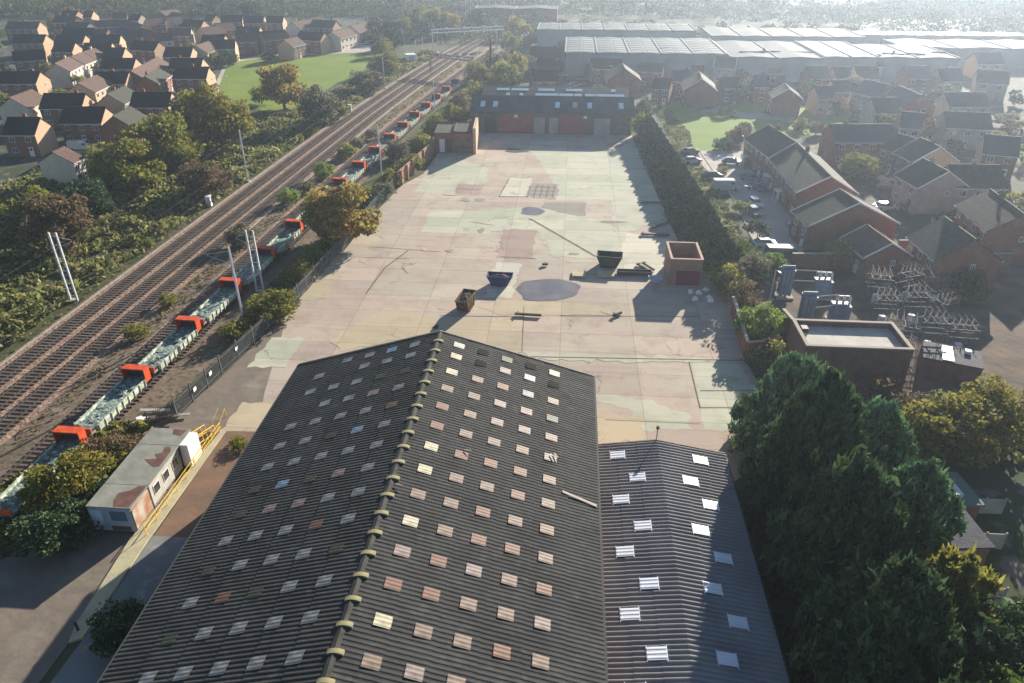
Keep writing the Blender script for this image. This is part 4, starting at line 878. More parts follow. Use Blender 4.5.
def house(p1, p2, W, he, hr, wallm, roofm, label, gw=None, chim=True, group=None, verge=False, sides=(-1, 1), storeys=2, name='house', porch=False, solar=0, cat='house', winw=1.3):
    p1 = Vector(p1); p2 = Vector(p2); d = p2 - p1; L = max(d.length, 4); mid = (p1 + p2) / 2; an = math.atan2(d.y, d.x)
    t = empty(name, (mid.x, mid.y, 0), an, label, cat, group)
    b = MB(); hw = W / 2; hl = L / 2
    gable_x(b, -hl, hl, -hw, 0, hw, he, hr - .06); b.build('wall', wallm, t)
    ov = .3; k = (hr - he) / hw; zl = he - ov * k
    b = MB(); slab(b, -hl - .15, hl + .15, -hw - ov, zl, 0, hr, .16); slab(b, -hl - .15, hl + .15, hw + ov, zl, .002, hr, .16)
    b.box(-hl - .15, hl + .15, -.12, .12, hr + .08, hr + .26)
    rf = b.build('roof', roofm, t)
    if gw is not None:
        for s in (-1, 1):
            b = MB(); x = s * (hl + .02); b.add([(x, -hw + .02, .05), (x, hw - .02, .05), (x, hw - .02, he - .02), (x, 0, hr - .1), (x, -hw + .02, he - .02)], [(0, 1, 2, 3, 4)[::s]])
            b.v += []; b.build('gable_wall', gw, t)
    if chim and random.random() < .45:
        b = MB(); x = random.choice([-hl * .5, 0, hl * .55]); b.box(x - .35, x + .35, .2, .8, hr - .6, hr + .9); c = b.build('chimney', wallm, rf)
        b = MB(); b.bar((x - .15, .5, hr + .9), (x - .15, .5, hr + 1.2), .1, 6); b.bar((x + .15, .5, hr + .9), (x + .15, .5, hr + 1.2), .1, 6)
        b.v = b.v; b.build('pot', M_brick, rf)
    if verge:
        for s in (-1, 1):
            b = MB()
            for q in (-1, 1):
                x = s * (hl + .17); b.add([(x - .06, q * (hw + ov), zl + .02), (x + .06, q * (hw + ov), zl + .02), (x + .06, 0, hr + .02), (x - .06, 0, hr + .02), (x - .06, q * (hw + ov), zl + .26), (x + .06, q * (hw + ov), zl + .26), (x + .06, 0, hr + .26), (x - .06, 0, hr + .26)],
                    [(0, 1, 2, 3), (4, 7, 6, 5), (0, 3, 7, 4), (1, 5, 6, 2), (0, 4, 5, 1)])
            b.build('bargeboard', M_white, t)  # sun glint along the verges, drawn as white boards
    for q in (-1, 1): b = MB(); b.box(-hl - .15, hl + .15, q * (hw + ov) - .07, q * (hw + ov) + .07, zl - .06, zl + .08); b.build('gutter', M_pvc, t)
    n = max(2, int(L / 2.9)); sp = L / n
    for q in sides:
        for i in range(n):
            xx = -hl + sp * (i + .5)
            for st in range(storeys):
                zc = (1.45 if st == 0 else he - 1.15)
                if st == 0 and i % 2 == 1:
                    o = link('door', DOOR if (i + int(L)) % 3 else DOOR2, t); o.location = (xx, q * (hw + .003), .1); o.rotation_euler = (0, 0, 0 if q < 0 else math.pi); continue
                o = link('window', win_mesh(winw, 1.15), t); o.location = (xx, q * (hw + .003), zc); o.rotation_euler = (0, 0, 0 if q < 0 else math.pi)
    o = link('window', win_mesh(.7, .9), t); o.location = (hl + .03, .9, he - 1.1); o.rotation_euler = (0, 0, math.pi / 2)
    if solar:
        b = MB(); z0 = he + (hr - he) * .25; z1 = he + (hr - he) * .85; y0 = -hw * .75; y1 = -hw * .15
        slab(b, -solar / 2, solar / 2, y0, z0 + .2, y1, z1 + .2, .05); b.build('solar_panel', mat('solar_glass', (0.03, 0.035, 0.10), .15, spec=.7), rf)
    if porch:
        for i in range(max(1, n // 3)):
            xx = -hl + sp * (3 * i + 1.0); b = MB(); q = porch; b.box(xx - 1.1, xx + 1.1, min(q * hw, q * (hw + 1.2)), max(q * hw, q * (hw + 1.2)), 2.3, 2.45); b.box(xx - 1.0, xx - .9, q * (hw + 1.1) - .05, q * (hw + 1.1) + .05, 0, 2.3); b.box(xx + .9, xx + 1.0, q * (hw + 1.1) - .05, q * (hw + 1.1) + .05, 0, 2.3); b.build('porch', M_pvc, t)
    return t
# left estate: (ridge px1, py1, px2, py2, width, eave, ridge height, roof index, wall, gable)
LH = [
 (64.2,107.5,105.3,107.5,7.6,5,7.8,0,'k','u'), (113.4,116.3,131,107.3,7.4,5,7.6,2,'r',None), (44,94,85.3,94,7.6,5,7.8,0,'k','u'), (133.3,92.8,171.4,92.8,7.6,5,7.8,0,'k','u'),
 (107.6,94.6,125.1,86.4,7,4.8,7.2,2,'k','u'), (78,83.5,97,75.5,7.6,5,7.4,1,'u','u'), (95.8,72.3,128.7,72.3,7.6,5,7.6,0,'k','u'), (131,71.5,158,57.4,7.6,5,7.6,1,'k',None), (145,77,159,68.8,6.4,4.6,6.6,2,'r',None),
 (102.9,58.6,135.7,58.6,7.6,5,7.6,0,'k','u'), (105.2,48,125.1,48,7.6,5,7.6,0,'k','u'), (84.1,43.4,111.7,42.8,7.6,5,7.6,0,'k','u'), (91.2,35.7,120.5,35.2,7.6,5,7.6,0,'k','u'),
 (57,35.2,85.3,35.2,7.6,5,7.6,0,'k','u'), (55,42.8,75.3,42.8,7.6,5,7.6,0,'k','u'), (64.2,28.1,94.7,28.1,7.6,5,7.6,0,'k',None), (95,29.5,108,29.5,7,4.6,7.0,1,'k',None), (64,10.8,78.3,11.1,7.6,5,7.6,0,'k','u'), (85.3,11.1,93.5,11.1,7.6,5,7.6,0,'k','u'),
 (55,64,70,57,7.2,5,7.4,1,'c',None), (71,57,83,52.8,7.2,5,7.4,1,'c',None), (83.5,52.2,95,48.6,7.2,5,7.4,1,'c',None),
 (134.5,41,159,42,7.6,5,7.6,0,'k','u'), (166,47.4,192.9,47.5,7.6,5,7.6,0,'k','u'), (171.2,58.6,202.8,58.6,7.6,5,7.6,0,'k','u'), (175.9,67.4,208.7,67.4,7.6,5,7.6,0,'k','u'),
 (196,46,208.7,41.6,7.2,5,7.4,1,'c',None), (208.7,40.4,235,39.8,7.6,5,7.6,0,'k','u'), (202.8,35.2,225,35.2,7.6,5,7.6,0,'k','u'), (235.6,34,256.7,33.4,7.6,5,7.6,1,'k',None), (236.8,27,260,27,7.6,5,7.6,0,'k','u'),
 (259,32.2,285,30,8.2,5.2,8,0,'k','u'), (184,20,204,20.5,7.6,5,7.6,0,'k','u'), (207.5,14.6,216,15,7.6,5,7.6,0,'k','u'), (220.4,15.8,241.5,15.2,7.6,5,7.6,0,'k','u'), (245,16.4,264,16.4,7.6,5,7.6,0,'k','u'), (267.3,16.4,283.7,16.4,7.6,5,7.6,0,'k','u'),
 (214.5,23.8,231,22.3,7.6,5,7.4,1,'r',None), (199,28.5,219,26,7.6,5,7.4,1,'r','u'), (300,31.6,324.5,32.8,7.6,5,7.6,0,'k','u'), (291.7,22.3,312.8,18.8,7.6,5,7.6,1,'c',None), (312.8,20,336.3,21,7.6,5,7.6,0,'k','u'), (331.5,32,348,28,7.6,5,7.4,1,'c',None),
 (350.3,25.8,366.7,22.3,7.6,5,7.6,1,'c','w'), (369,22.3,381,22.3,7.6,5,7.6,1,'k',None), (383,23.4,399.5,22.3,7.6,5,7.6,0,'k',None), (94.7,21.0,112.3,20,7.6,5,7.4,1,'k',None), (117,20,131,21,7.6,5,7.4,1,'k','u'), (128.7,21,142.7,25,7.6,5,7.4,1,'r','u'),
 (122,26,133,30,7.6,5,7.4,3,'k',None), (146,18.8,160,17.6,7.6,5,7.4,1,'k','u'), (131,14.4,141.5,14.6,7.6,5,7.4,0,'k','w'), (160,11.7,176,9.4,7.6,5,7.4,1,'k',None), (153,34,171,33,7.6,5,7.4,1,'c',None), (168,17.6,180,16.4,7.6,5,7.4,3,'k','w'),
 (172,12,184,14,7.6,5,7.4,1,'k',None), (168,29,191,28.5,7.6,5,7.4,1,'k','w'), (112,13,126,12.5,7.6,5,7.4,1,'k',None), (56,16,78,17,7.6,5,7.4,2,'k',None), (68,22,90,23,7.6,5,7.4,2,'k','w'), (140,28,152,31,7,4.8,7.2,1,'k',None), (284,40,297,37,7,4.8,7.2,1,'k','u'),
 (8,118,40,118,7.6,5,7.8,0,'k','u'), (10,98,32,90,7.6,5,7.6,1,'c',None), (2,72,40,72,7.6,5,7.6,0,'k','u'), (12,52,44,50,7.6,5,7.6,0,'k','u'), (15,35,46,35,7.6,5,7.6,0,'k','u'), (8,22,40,22,7.6,5,7.6,1,'k','u'),
 (53,152.5,64,147.5,7,4.6,6.6,1,'c',None)]
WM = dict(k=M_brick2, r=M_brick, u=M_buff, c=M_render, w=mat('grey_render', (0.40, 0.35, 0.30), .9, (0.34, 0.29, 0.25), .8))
RN = ['shade-dark brown', 'reddish brown', 'grey-green', 'slate grey']
def band_labels(lst, yk, estate, noun, bandh):
    "rows counted back from the viewer, places counted from the left"
    idx = sorted(range(len(lst)), key=lambda i: -yk(lst[i])); out = {}; row = []; rows = []; ref = None
    for i in idx:
        if ref is None or ref - yk(lst[i]) > bandh(ref): rows.append([]); ref = yk(lst[i])
        rows[-1].append(i)
    for r_, rw in enumerate(rows):
        rw.sort(key=lambda i: lst[i][0])
        for c, i in enumerate(rw): out[i] = (r_ + 1, c + 1, len(rw))
    return out
def rowphrase(r_): return 'nearest' if r_ == 1 else ORD[r_]
pos = band_labels(LH, lambda h: (h[1] + h[3]) / 2, '', '', lambda y: 4 + y * .09)
for i, h in enumerate(LH):
    r_, c, n = pos[i]
    wn = {'k': 'brown brick', 'r': 'red brick', 'c': 'cream-fronted', 'u': 'buff'}[h[8]]
    g_ = 'with bright sunlit gable' if h[9] else 'house'
    lab = '%s roof, %s %s, %s from left in %s row of left estate' % (RN[h[7]], wn, ('sunlit-gabled house' if h[9] else 'house'), ORD[c], rowphrase(r_))
    p1 = P(h[0], h[1], h[6]); p2 = P(h[2], h[3], h[6])
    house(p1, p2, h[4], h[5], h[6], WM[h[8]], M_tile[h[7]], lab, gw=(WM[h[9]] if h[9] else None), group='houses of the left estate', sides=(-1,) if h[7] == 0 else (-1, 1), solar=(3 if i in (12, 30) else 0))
# ---- right estate
t1 = dict(verge=True, group='terraces along the right street')
house(P(768.7,125.2,8.2), P(796,143.0,8.2), 9.4, 5.4, 8.2, M_brick2, M_tile[2], 'far half of the long dark-roofed terrace with white porches beside the street', porch=-1, **t1)
house(P(797,143.4,8.0), P(831,177,8.0), 10.0, 5.2, 8.0, M_brick, M_tile[2], 'near half of the long dark-roofed terrace ending in a broad maroon gable', porch=-1, **t1)
house(P(840,190,7.8), P(859.5,203.5,7.8), 14.5, 4.3, 7.8, M_brick, M_tile[2], 'broad dark-roofed brick block with wide gable and glinting verge, nearest the substation', **t1)
house(P(868,222,6.0), P(893,240,6.0), 7.0, 3.4, 5.4, M_brick, M_tile[1], 'low brick garage block between the broad gabled block and the long wall', chim=False, storeys=1, **t1)
RH = [
 (831,125,892,125,8,5.2,7.8,3,'r',None,0), (903,112,925,114,8,5,7.6,3,'w',None,0), (898,134,915,139,8,5,7.4,2,'k',None,0), (920.3,138.2,940.2,147.6,9,5,7.8,2,'k','u',1), (923.2,159.3,948.4,172.2,9,5,7.8,2,'w',None,1), (950,165,1000,166,8.5,5,7.8,2,'w',None,0), (945,112,990,114,8,5,7.6,2,'w',None,0),
 (531,46.7,562,47.3,8,5,8,0,'k','u',0), (538,59,556,59,8,5.5,8.4,0,'k','w',0), (533,70,557,70,8,5,7.6,0,'r','w',0), (564.5,47.3,587.4,47.3,8,5,8,0,'k','u',0), (592,59,621,59,8,5,7.4,0,'k','w',0), (625,69,622.5,63.5,10,5,8.2,2,'r',None,0),
 (659,48.8,680,48.8,8,5,8,0,'w',None,0), (672,70.4,691,70.4,8,4.6,7,3,'k',None,0), (702,79,699,72,9,5,8,2,'r',None,1), (740,52,764,52,8,5,8,3,'w',None,1), (722,77,738,77,8,4.6,7,3,'k',None,0), (716,57,737,58,8,5,7.6,2,'w',None,1),
 (758.8,51.7,780,51.7,8,5,7.8,3,'r','u',0), (790.4,52.3,812.7,52.3,8,5,7.8,3,'r','u',0), (824.4,54.6,847.8,54.6,8,5,7.8,3,'r','u',0), (806.8,66.3,826.7,66.3,8,5,7.8,3,'r','r',0), (833.8,67.5,849,67.5,8,5,7.8,3,'w','u',0), (815,86.3,832.6,86.3,7.5,4.6,7,3,'u',None,0),
 (831.4,80.4,849,80.4,7.5,4.8,7.2,3,'u',None,0), (755,75,784.5,75.7,8,5,7.6,3,'k',None,0), (789,89,785,84,7.5,5,7.4,2,'r',None,1), (859.4,55.2,880.5,55.2,8,5,7.8,3,'w','u',0), (882.8,53.4,904,54.6,8,5,7.8,3,'w','w',0), (906,53.4,925,54.6,8,5,7.8,3,'w','w',0), (932,52.3,954.3,52.3,8,5,7.8,3,'r','u',0),
 (854.7,66.3,875.8,66.3,8,5,7.8,3,'w','w',0), (905,66.3,927.3,66.3,8,5,7.8,3,'k','r',0), (938,68.7,960,68.7,8,5,7.8,3,'w','w',0), (866,80,892,86,8.5,5,7.8,3,'w','u',0), (899,86,922,96,8.5,5,7.8,3,'w','r',0), (872,98,896,98,8,5,7.8,3,'k','w',0), (945,93,985,93,8,5,7.6,3,'w',None,0),
 (975,53,1000,53,8,5,7.8,3,'w','u',0), (978,70,1010,72,8,5,7.8,3,'w','u',0), (985,135,1020,138,8,5,7.8,3,'k','u',0), (990,190,1024,215,8.5,5,7.8,2,'r',None,0), (600,46,625,46,8,5,7.2,0,'k',None,0), (628,47,655,47.5,8,5,7.2,0,'k',None,0), (640,62,664,63,8,5,7.2,2,'k',None,0), (655,78,672,79,8,4.8,7,0,'k',None,0), (945,218,975,240,9,5,8,2,'r',None,0)]
pos = band_labels(RH, lambda h: (h[1] + h[3]) / 2, '', '', lambda y: 4 + y * .09)
for i, h in enumerate(RH):
    r_, c, n = pos[i]
    wn = {'k': 'brown brick', 'r': 'red brick', 'u': 'buff brick', 'w': 'pale-walled'}[h[8]]
    lab = '%s roof, %s %s, %s from left in %s row of right-hand houses' % (RN[h[7]], wn, ('glint-verged house' if h[10] else 'house'), ORD[c], rowphrase(r_))
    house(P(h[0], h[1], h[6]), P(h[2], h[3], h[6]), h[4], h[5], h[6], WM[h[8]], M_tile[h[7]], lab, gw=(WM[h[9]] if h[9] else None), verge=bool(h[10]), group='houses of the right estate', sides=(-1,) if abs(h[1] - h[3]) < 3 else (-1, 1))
# garages / small roofs bottom right
for i, (px, py, m, L) in enumerate([(940, 488, mat('green_shed_roof', (0.10, 0.16, 0.15), .7), 5.2), (945, 528, M_tile[3], 5.5), (946, 575, M_tile[0], 5.5)]):
    x, y = P(px, py, 2.6); t = empty('garden_shed', (x, y, 0), .1, ['green flat-roofed shed in the shade behind the big conifers', 'middle one of three dark shaded garage roofs behind the conifers', 'lowest dark garage roof behind the conifers at the right edge'][i], 'shed')
    b = MB(); b.box(-L / 2, L / 2, -2, 2, 0, 2.4); b.build('wall', M_brick2, t); b = MB(); b.box(-L / 2 - .2, L / 2 + .2, -2.2, 2.2, 2.4, 2.55); b.build('roof', m, t); b = MB(); b.box(-1.2, 1.2, -2.08, -2.003, .05, 2.1); b.build('door', M_pvc, t)
    if i == 0: b = MB(); b.box(-1.0, 1.4, -1.2, .9, 2.55, 2.9); b.build('roof_lantern', M_steel, t)
for i, py in enumerate([510, 545, 600]):
    xa, ya = P(905, py); xb, yb = P(1000, py + 4); t = empty('garden_fence', (xa, ya, 0), 0, ['topmost', 'middle', 'lowest'][i] + ' pale-topped board fence between the shaded gardens at the right edge', 'fence'); b = MB(); an = math.atan2(yb - ya, xb - xa); b.rbox((xa + xb) / 2, (ya + yb) / 2, an, math.hypot(xb - xa, yb - ya), .08, 0, 1.7); wpart('boards', b, M_conc, t)
    b = MB()
    for k in range(6): b = MB(); b.rbox(xa + (xb - xa) * k / 5, ya + (yb - ya) * k / 5, an, .14, .14, 0, 1.85); wpart('post', b, M_conc, t)
# ------------------------------------------------------------------ WAREHOUSES
M_wroof = mat('pale_metal_roof', (0.12, 0.14, 0.15), .85, (0.085, 0.105, 0.115), .08, 5); M_wroof2 = mat('white_metal_roof', (0.27, 0.31, 0.34), .8, (0.21, .25, .28), .1)
M_wroof3 = mat('blue_grey_roof', (0.085, 0.11, 0.13), .85, (0.065, 0.085, 0.10), .08); M_wwall = mat('metal_cladding', (0.25, 0.28, 0.29), .7, (0.20, 0.22, 0.23), .2)
def warehouse(x0, x1, y0, y1, h, bays, rm, label, lights=True, wallm=None, dir='x', sk=0.0):
    t = empty('warehouse', ((x0 + x1) / 2, (y0 + y1) / 2, 0), sk, label, 'warehouse', 'warehouses beyond the yard')
    cx, cy = (x0 + x1) / 2, (y0 + y1) / 2; x0 -= cx; x1 -= cx; y0 -= cy; y1 -= cy
    b = MB(); b.box(x0, x1, y0, y1, 0, h); b.build('wall', wallm or M_wwall, t)
    b = MB(); bw = (x1 - x0) / bays; RLS = []
    for i in range(bays):
        a = x0 + i * bw; m_ = a + bw / 2; c = a + bw; rz = h + bw * .035
        for (p, zp, q, zq) in ((a, h + .1, m_, rz), (c, h + .1, m_, rz)):
            b.add([(p, y0 - .3, zp), (q, y0 - .3, zq), (q, y1 + .3, zq), (p, y1 + .3, zp), (p, y0 - .3, zp - .3), (q, y0 - .3, zq - .3)], [(0, 1, 2, 3), (0, 4, 5, 1)])
            if lights:
                n = int((y1 - y0) / 5.5)
                for k in range(n):
                    ya = y0 + 1.6 + k * 5.5; f0, f1 = .18, .82; rl = MB(); RLS.append(rl)
                    rl.add([(p + (q - p) * f0, ya, zp + (zq - zp) * f0 + .12), (p + (q - p) * f1, ya, zp + (zq - zp) * f1 + .12), (p + (q - p) * f1, ya + 2.2, zp + (zq - zp) * f1 + .12), (p + (q - p) * f0, ya + 2.2, zp + (zq - zp) * f0 + .12)], [(0, 1, 2, 3)])
    rf = b.build('roof', rm, t)
    for rl in RLS: rl.build('rooflight', M_wroof2, rf)
    b = MB()
    for i in range(bays + 1): b = MB(); xx = x0 + i * bw; b.box(xx - .2, xx + .2, y0 - .35, y1 + .35, h + .12, h + .4); b.build('valley_gutter', M_wroof2, rf)
    n = max(1, int((x1 - x0) / 18))
    for k in range(n): b = MB(); xx = x0 + (k + .5) * (x1 - x0) / n; b.box(xx - 2.2, xx + 2.2, y0 - .12, y0 - .004, 0, 4.5); b.build('loading_door', M_wroof3 if k % 2 else M_dark, t)
    return t
warehouse(-2, 52, 265, 303, 8, 5, M_wroof, 'nearest wide warehouse with pale ribbed bays of rooflights beyond the small houses')
warehouse(-14, 50, 322, 345, 8.5, 7, M_wroof, 'long pale warehouse with scalloped roof behind the nearest ribbed one')
warehouse(53, 83, 262, 300, 7.5, 2, M_wroof3, 'plain grey warehouse to the right of the ribbed one, behind the houses', lights=False)
warehouse(83.5, 101, 264, 300, 7.8, 2, M_wroof2, 'bright white-roofed warehouse bay between the two grey ones', lights=False)
warehouse(101.5, 128, 266, 296, 7.4, 2, M_wroof3, 'grey warehouse to the right of the bright white bay', lights=False)
warehouse(54, 112, 310, 336, 8.2, 5, M_wroof, 'long pale warehouse with shallow arches behind the grey and white ones', lights=False)
warehouse(122, 178, 296, 318, 6.5, 3, M_wroof3, 'low blue-grey shed with white eaves line at the far right', lights=False)
warehouse(120, 190, 340, 352, 5.5, 6, M_wroof2, 'farthest low white-roofed sheds at the right beneath the woodland', lights=False)
warehouse(-14, -5, 268, 285, 4.5, 1, M_wroof2, 'small white portal shed at the left end of the ribbed warehouse', lights=False)
warehouse(-52, -8, 420, 436, 7, 2, M_tile[3], 'dark long factory roof by the railway, far beyond the gantries', lights=False, wallm=M_brick)
warehouse(10, 60, 560, 580, 6, 3, M_wroof2, 'tiny white roofs beyond the far woodland, centre', lights=False)
warehouse(200, 280, 520, 545, 6, 4, M_wroof2, 'tiny white roofs beyond the far woodland, right corner', lights=False)
# ------------------------------------------------------------------ SUBSTATION
sx0, sx1, sy0, sy1, sh = 26.7, 38.0, 70.8, 77.0, 6.2
t = empty('switch_house', (32.3, 73.9, 0), 0, 'square purple-brown brick switch house with pale flat roof behind a parapet', 'building')
M_pbrick = mat('purple_brick', (0.17, 0.095, 0.085), .9, (0.125, 0.07, 0.068), 1.0, 6, .1)
b = MB(); wt = .35
b.box(sx0, sx1, sy0, sy0 + wt, 0, sh); b.box(sx0, sx1, sy1 - wt, sy1, 0, sh); b.box(sx0, sx0 + wt, sy0 + wt, sy1 - wt, 0, sh); b.box(sx1 - wt, sx1, sy0 + wt, sy1 - wt, 0, sh); wpart('wall', b, M_pbrick, t)
b = MB(); b.box(sx0 + wt, sx1 - wt, sy0 + wt, sy1 - wt, sh - .75, sh - .6); rf = wpart('roof', b, mat('pale_flat_roof', (0.50, 0.48, 0.43), .85, (0.42, 0.40, 0.36), .5, 7, spots=(1.5, (0.33, .33, .3), .6, .75)), t)
b = MB(); b.box(sx0 - .06, sx1 + .06, sy0 - .06, sy0 + wt, sh, sh + .12); b.box(sx0 - .06, sx1 + .06, sy1 - wt, sy1 + .06, sh, sh + .12); b.box(sx0 - .06, sx0 + wt, sy0 + wt, sy1 - wt, sh, sh + .12); b.box(sx1 - wt, sx1 + .06, sy0 + wt, sy1 - wt, sh, sh + .12); wpart('coping', b, mat('brown_coping', (0.33, 0.29, 0.25), .85), t)
b = MB(); b.box(29.6, 31, sy0 - .06, sy0 - .003, .1, 2.6); wpart('door', b, M_dark, t)
b = MB(); b.box(27.4, 28.1, 75, 75.9, sh - .6, sh - .1); wpart('roof_vent', b, M_dark, rf)
b = MB(); t = empty('brick_wall', (26, 79, 0), 0, 'sloping purple-brown brick side wall with pale coping left of the switch house', 'wall'); a_, c_ = P(779, 331), P(813, 372); an = math.atan2(c_[1] - a_[1], c_[0] - a_[0]); L = math.hypot(c_[0] - a_[0], c_[1] - a_[1]); b.rbox((a_[0] + c_[0]) / 2, (a_[1] + c_[1]) / 2, an, L, .3, 0, 3.2); wpart('wall', b, M_pbrick, t)
b = MB(); b.rbox((a_[0] + c_[0]) / 2, (a_[1] + c_[1]) / 2, an, L, .42, 3.2, 3.3); wpart('coping', b, M_conc, t)
M_tx = mat('transformer_grey', (0.20, 0.27, 0.36), .55, (0.16, 0.21, 0.28), 1); M_porc = mat('porcelain', (0.22, 0.15, 0.16), .6)
def transformer(px, py, px2, py2, label):
    x, y = P(px, py); t = empty('transformer', (x, y, 0), 0, label, 'transformer', 'transformers in the substation'); x2, y2 = P(px2, py2); dx = x2 - x; dy = y2 - y
    b = MB(); b.box(-1.2, 1.2, -1.0, 1.0, 0, .3); b.build('plinth', M_conc, t); b = MB(); b.box(dx - 1.4, dx + 1.4, dy - 1.2, dy + 1.2, 0, .3); b.build('plinth', M_conc, t)
    for k in range(3):
        b = MB()
        for j in range(6): b.box(-.8 + k * .55, -.8 + k * .55 + .4, -.9 + j * .3, -.9 + j * .3 + .12, .6, 4.3)
        b.build('radiator', M_tx, t)
    b = MB(); b.bar((-.9, 0, 4.65), (.9, 0, 4.65), .25, 12); b.box(-.85, .85, -.8, .8, 4.25, 4.4); b.build('header', M_tx, t)
    b = MB(); b.box(dx - 1.1, dx + 1.1, dy - .9, dy + .9, .3, 2.7); b.build('tank', M_tx, t)
    b = MB(); b.bar((dx - 1, dy + .5, 3.3), (dx + 1, dy + .5, 3.3), .38, 12); b.build('conservator', M_tx, t)
    for k in range(3):
        b = MB(); xx = dx - .8 + k * .8
        for z in range(5): b.bar((xx, dy - .4, 2.7 + z * .25), (xx, dy - .4, 2.82 + z * .25), .17, 8)
        b.bar((xx, dy - .4, 2.7), (xx, dy - .4, 4.1), .06, 6); b.build('bushing', M_conc, t)
    b = MB()
    for z in (4.2, 2.6): b.bar((1.0, 0, z), (dx - .6, dy, z - .2), .09, 6)
    b.build('pipe', M_conc, t)
transformer(783, 297, 820, 297, 'blue-grey radiator bank and tank, farther of the two transformers')
transformer(803.5, 325, 837, 322, 'blue-grey radiator bank and white-topped tank right behind the switch house')
M_lat = mat('substation_steel', (0.13, 0.15, 0.16), .8, (0.08, 0.10, 0.11), 1.0)
bbl = ['farthest left', 'far middle', 'far right', 'middle left', 'central', 'middle right', 'near left', 'near middle', 'nearest right']
k_ = 0
for j, (py, xs) in enumerate([(296, (874, 903, 932)), (318, (880, 909, 940)), (345, (897, 925, 956))]):
    for px in xs:
        x, y = P(px, py + 6); t = empty('busbar_frame', (x, y, 0), 0, '%s lattice busbar frame with insulator stacks in the substation' % bbl[k_], 'busbar frame', 'busbar frames in the substation'); k_ += 1; t.scale = (.72, .72, .72 + .1 * (k_ % 3)); t.rotation_euler = (0, 0, random.uniform(-.6, .6))
        b = MB()
        for sx in (-1.6, 1.6):
            for sy in (-1.0, 1.0):
                b.bar((sx - .15, sy, 0), (sx - .15, sy, 4.6), .045, 4); b.bar((sx + .15, sy, 0), (sx + .15, sy, 4.6), .045, 4)
                for q in range(6): b.bar((sx - .15, sy, q * .75), (sx + .15, sy, q * .75 + .7), .025, 4)
        b.build('leg', M_lat, t)
        b = MB()
        for sy in (-1, 1): b.box(-2.3, 2.3, sy - .1, sy + .1, 4.55, 4.68); b.box(-2.3, 2.3, sy - .08, sy + .08, 3.1, 3.2)
        for sx in (-1.6, 0, 1.6): b.box(sx - .08, sx + .08, -1.3, 1.3, 4.69, 4.78)
        b.build('beam', M_lat, t)
        for sx in (-1.5, -.5, .5, 1.5):
            for sy in (-.9, .9):
                b = MB(); b.bar((sx, sy, 4.78), (sx, sy, 5.9), .05, 5)
                for q in range(6): b.bar((sx, sy, 4.85 + q * .17), (sx, sy, 4.93 + q * .17), .10, 6)
                b.build('insulator', M_porc, t)
        b = MB()
        for sx in (-1.5, -.5, .5, 1.5): b.bar((sx, -2.2, 5.95), (sx, 2.2, 5.95), .045, 5)
        b.bar((-2.6, -.9, 5.4), (2.6, -.9, 5.5), .04, 5); b.build('busbar', M_lat, t)
        b = MB(); b.box(-.5, .5, -.4, .4, 0, 1.5); b.build('control_box', M_steel, t)
x, y = P(955, 352, 3); t = empty('control_kiosk', (x, y, 0), -.35, 'dark substation kiosk with white roof panel at the right edge', 'kiosk'); b = MB(); b.box(-4, 3.5, -2.6, 2.6, 0, 3); t.scale = (.8, .8, .85); b.build('wall', M_pbrick, t); b = MB(); b.box(-4.1, 3.6, -2.7, 2.7, 3, 3.15); rf = b.build('roof', M_tile[3], t); b = MB(); b.box(-1.6, -.1, -2.4, 2.2, 3.15, 3.25); b.build('roof_panel', M_white, rf); b = MB(); b.box(1.4, 2.2, .8, 1.6, 3.15, 3.6); b.build('roof_box', M_white, rf)
palisade([P(905, 410), P(935, 408), P(1010, 405)], 2.2, 'dark steel palisade fence below the substation, right of the switch house', M_dark, gap=.2)
for i, (a, c, h, lab) in enumerate([((790, 268), (1010, 268), 2.4, 'long grey-brown wall between the houses and the substation'), ((954, 283), (975, 300), 2.2, 'short slanting wall with pale top at the right edge of the substation'),
                             ((731, 312), (745, 358), 2.3, 'reddish brick wall along the right side of the yard, by the bright green tree'), ((745, 358), (768, 356), 2.2, 'mossy orange brick wall return at the corner of the yard'), ((896, 252), (926, 252), 2.0, 'short garden wall with pale top beside the broad block'), ((870, 120), (968, 122), 1.6, 'pale garden wall behind the long slate-roofed terrace')]):
    A = P(*a); C = P(*c); an = math.atan2(C[1] - A[1], C[0] - A[0]); L = math.hypot(C[0] - A[0], C[1] - A[1]); t = empty('boundary_wall', ((A[0] + C[0]) / 2, (A[1] + C[1]) / 2, 0), an, lab, 'wall')
    b = MB(); b.box(-L / 2, L / 2, -.15, .15, 0, h); b.build('wall', MATS['orange_brick'] if i == 3 else M_brick if i == 2 else M_brick2, t); b = MB(); b.box(-L / 2 - .05, L / 2 + .05, -.2, .2, h, h + .09); b.build('coping', M_conc if i != 3 else MATS['mossy_concrete'], t)
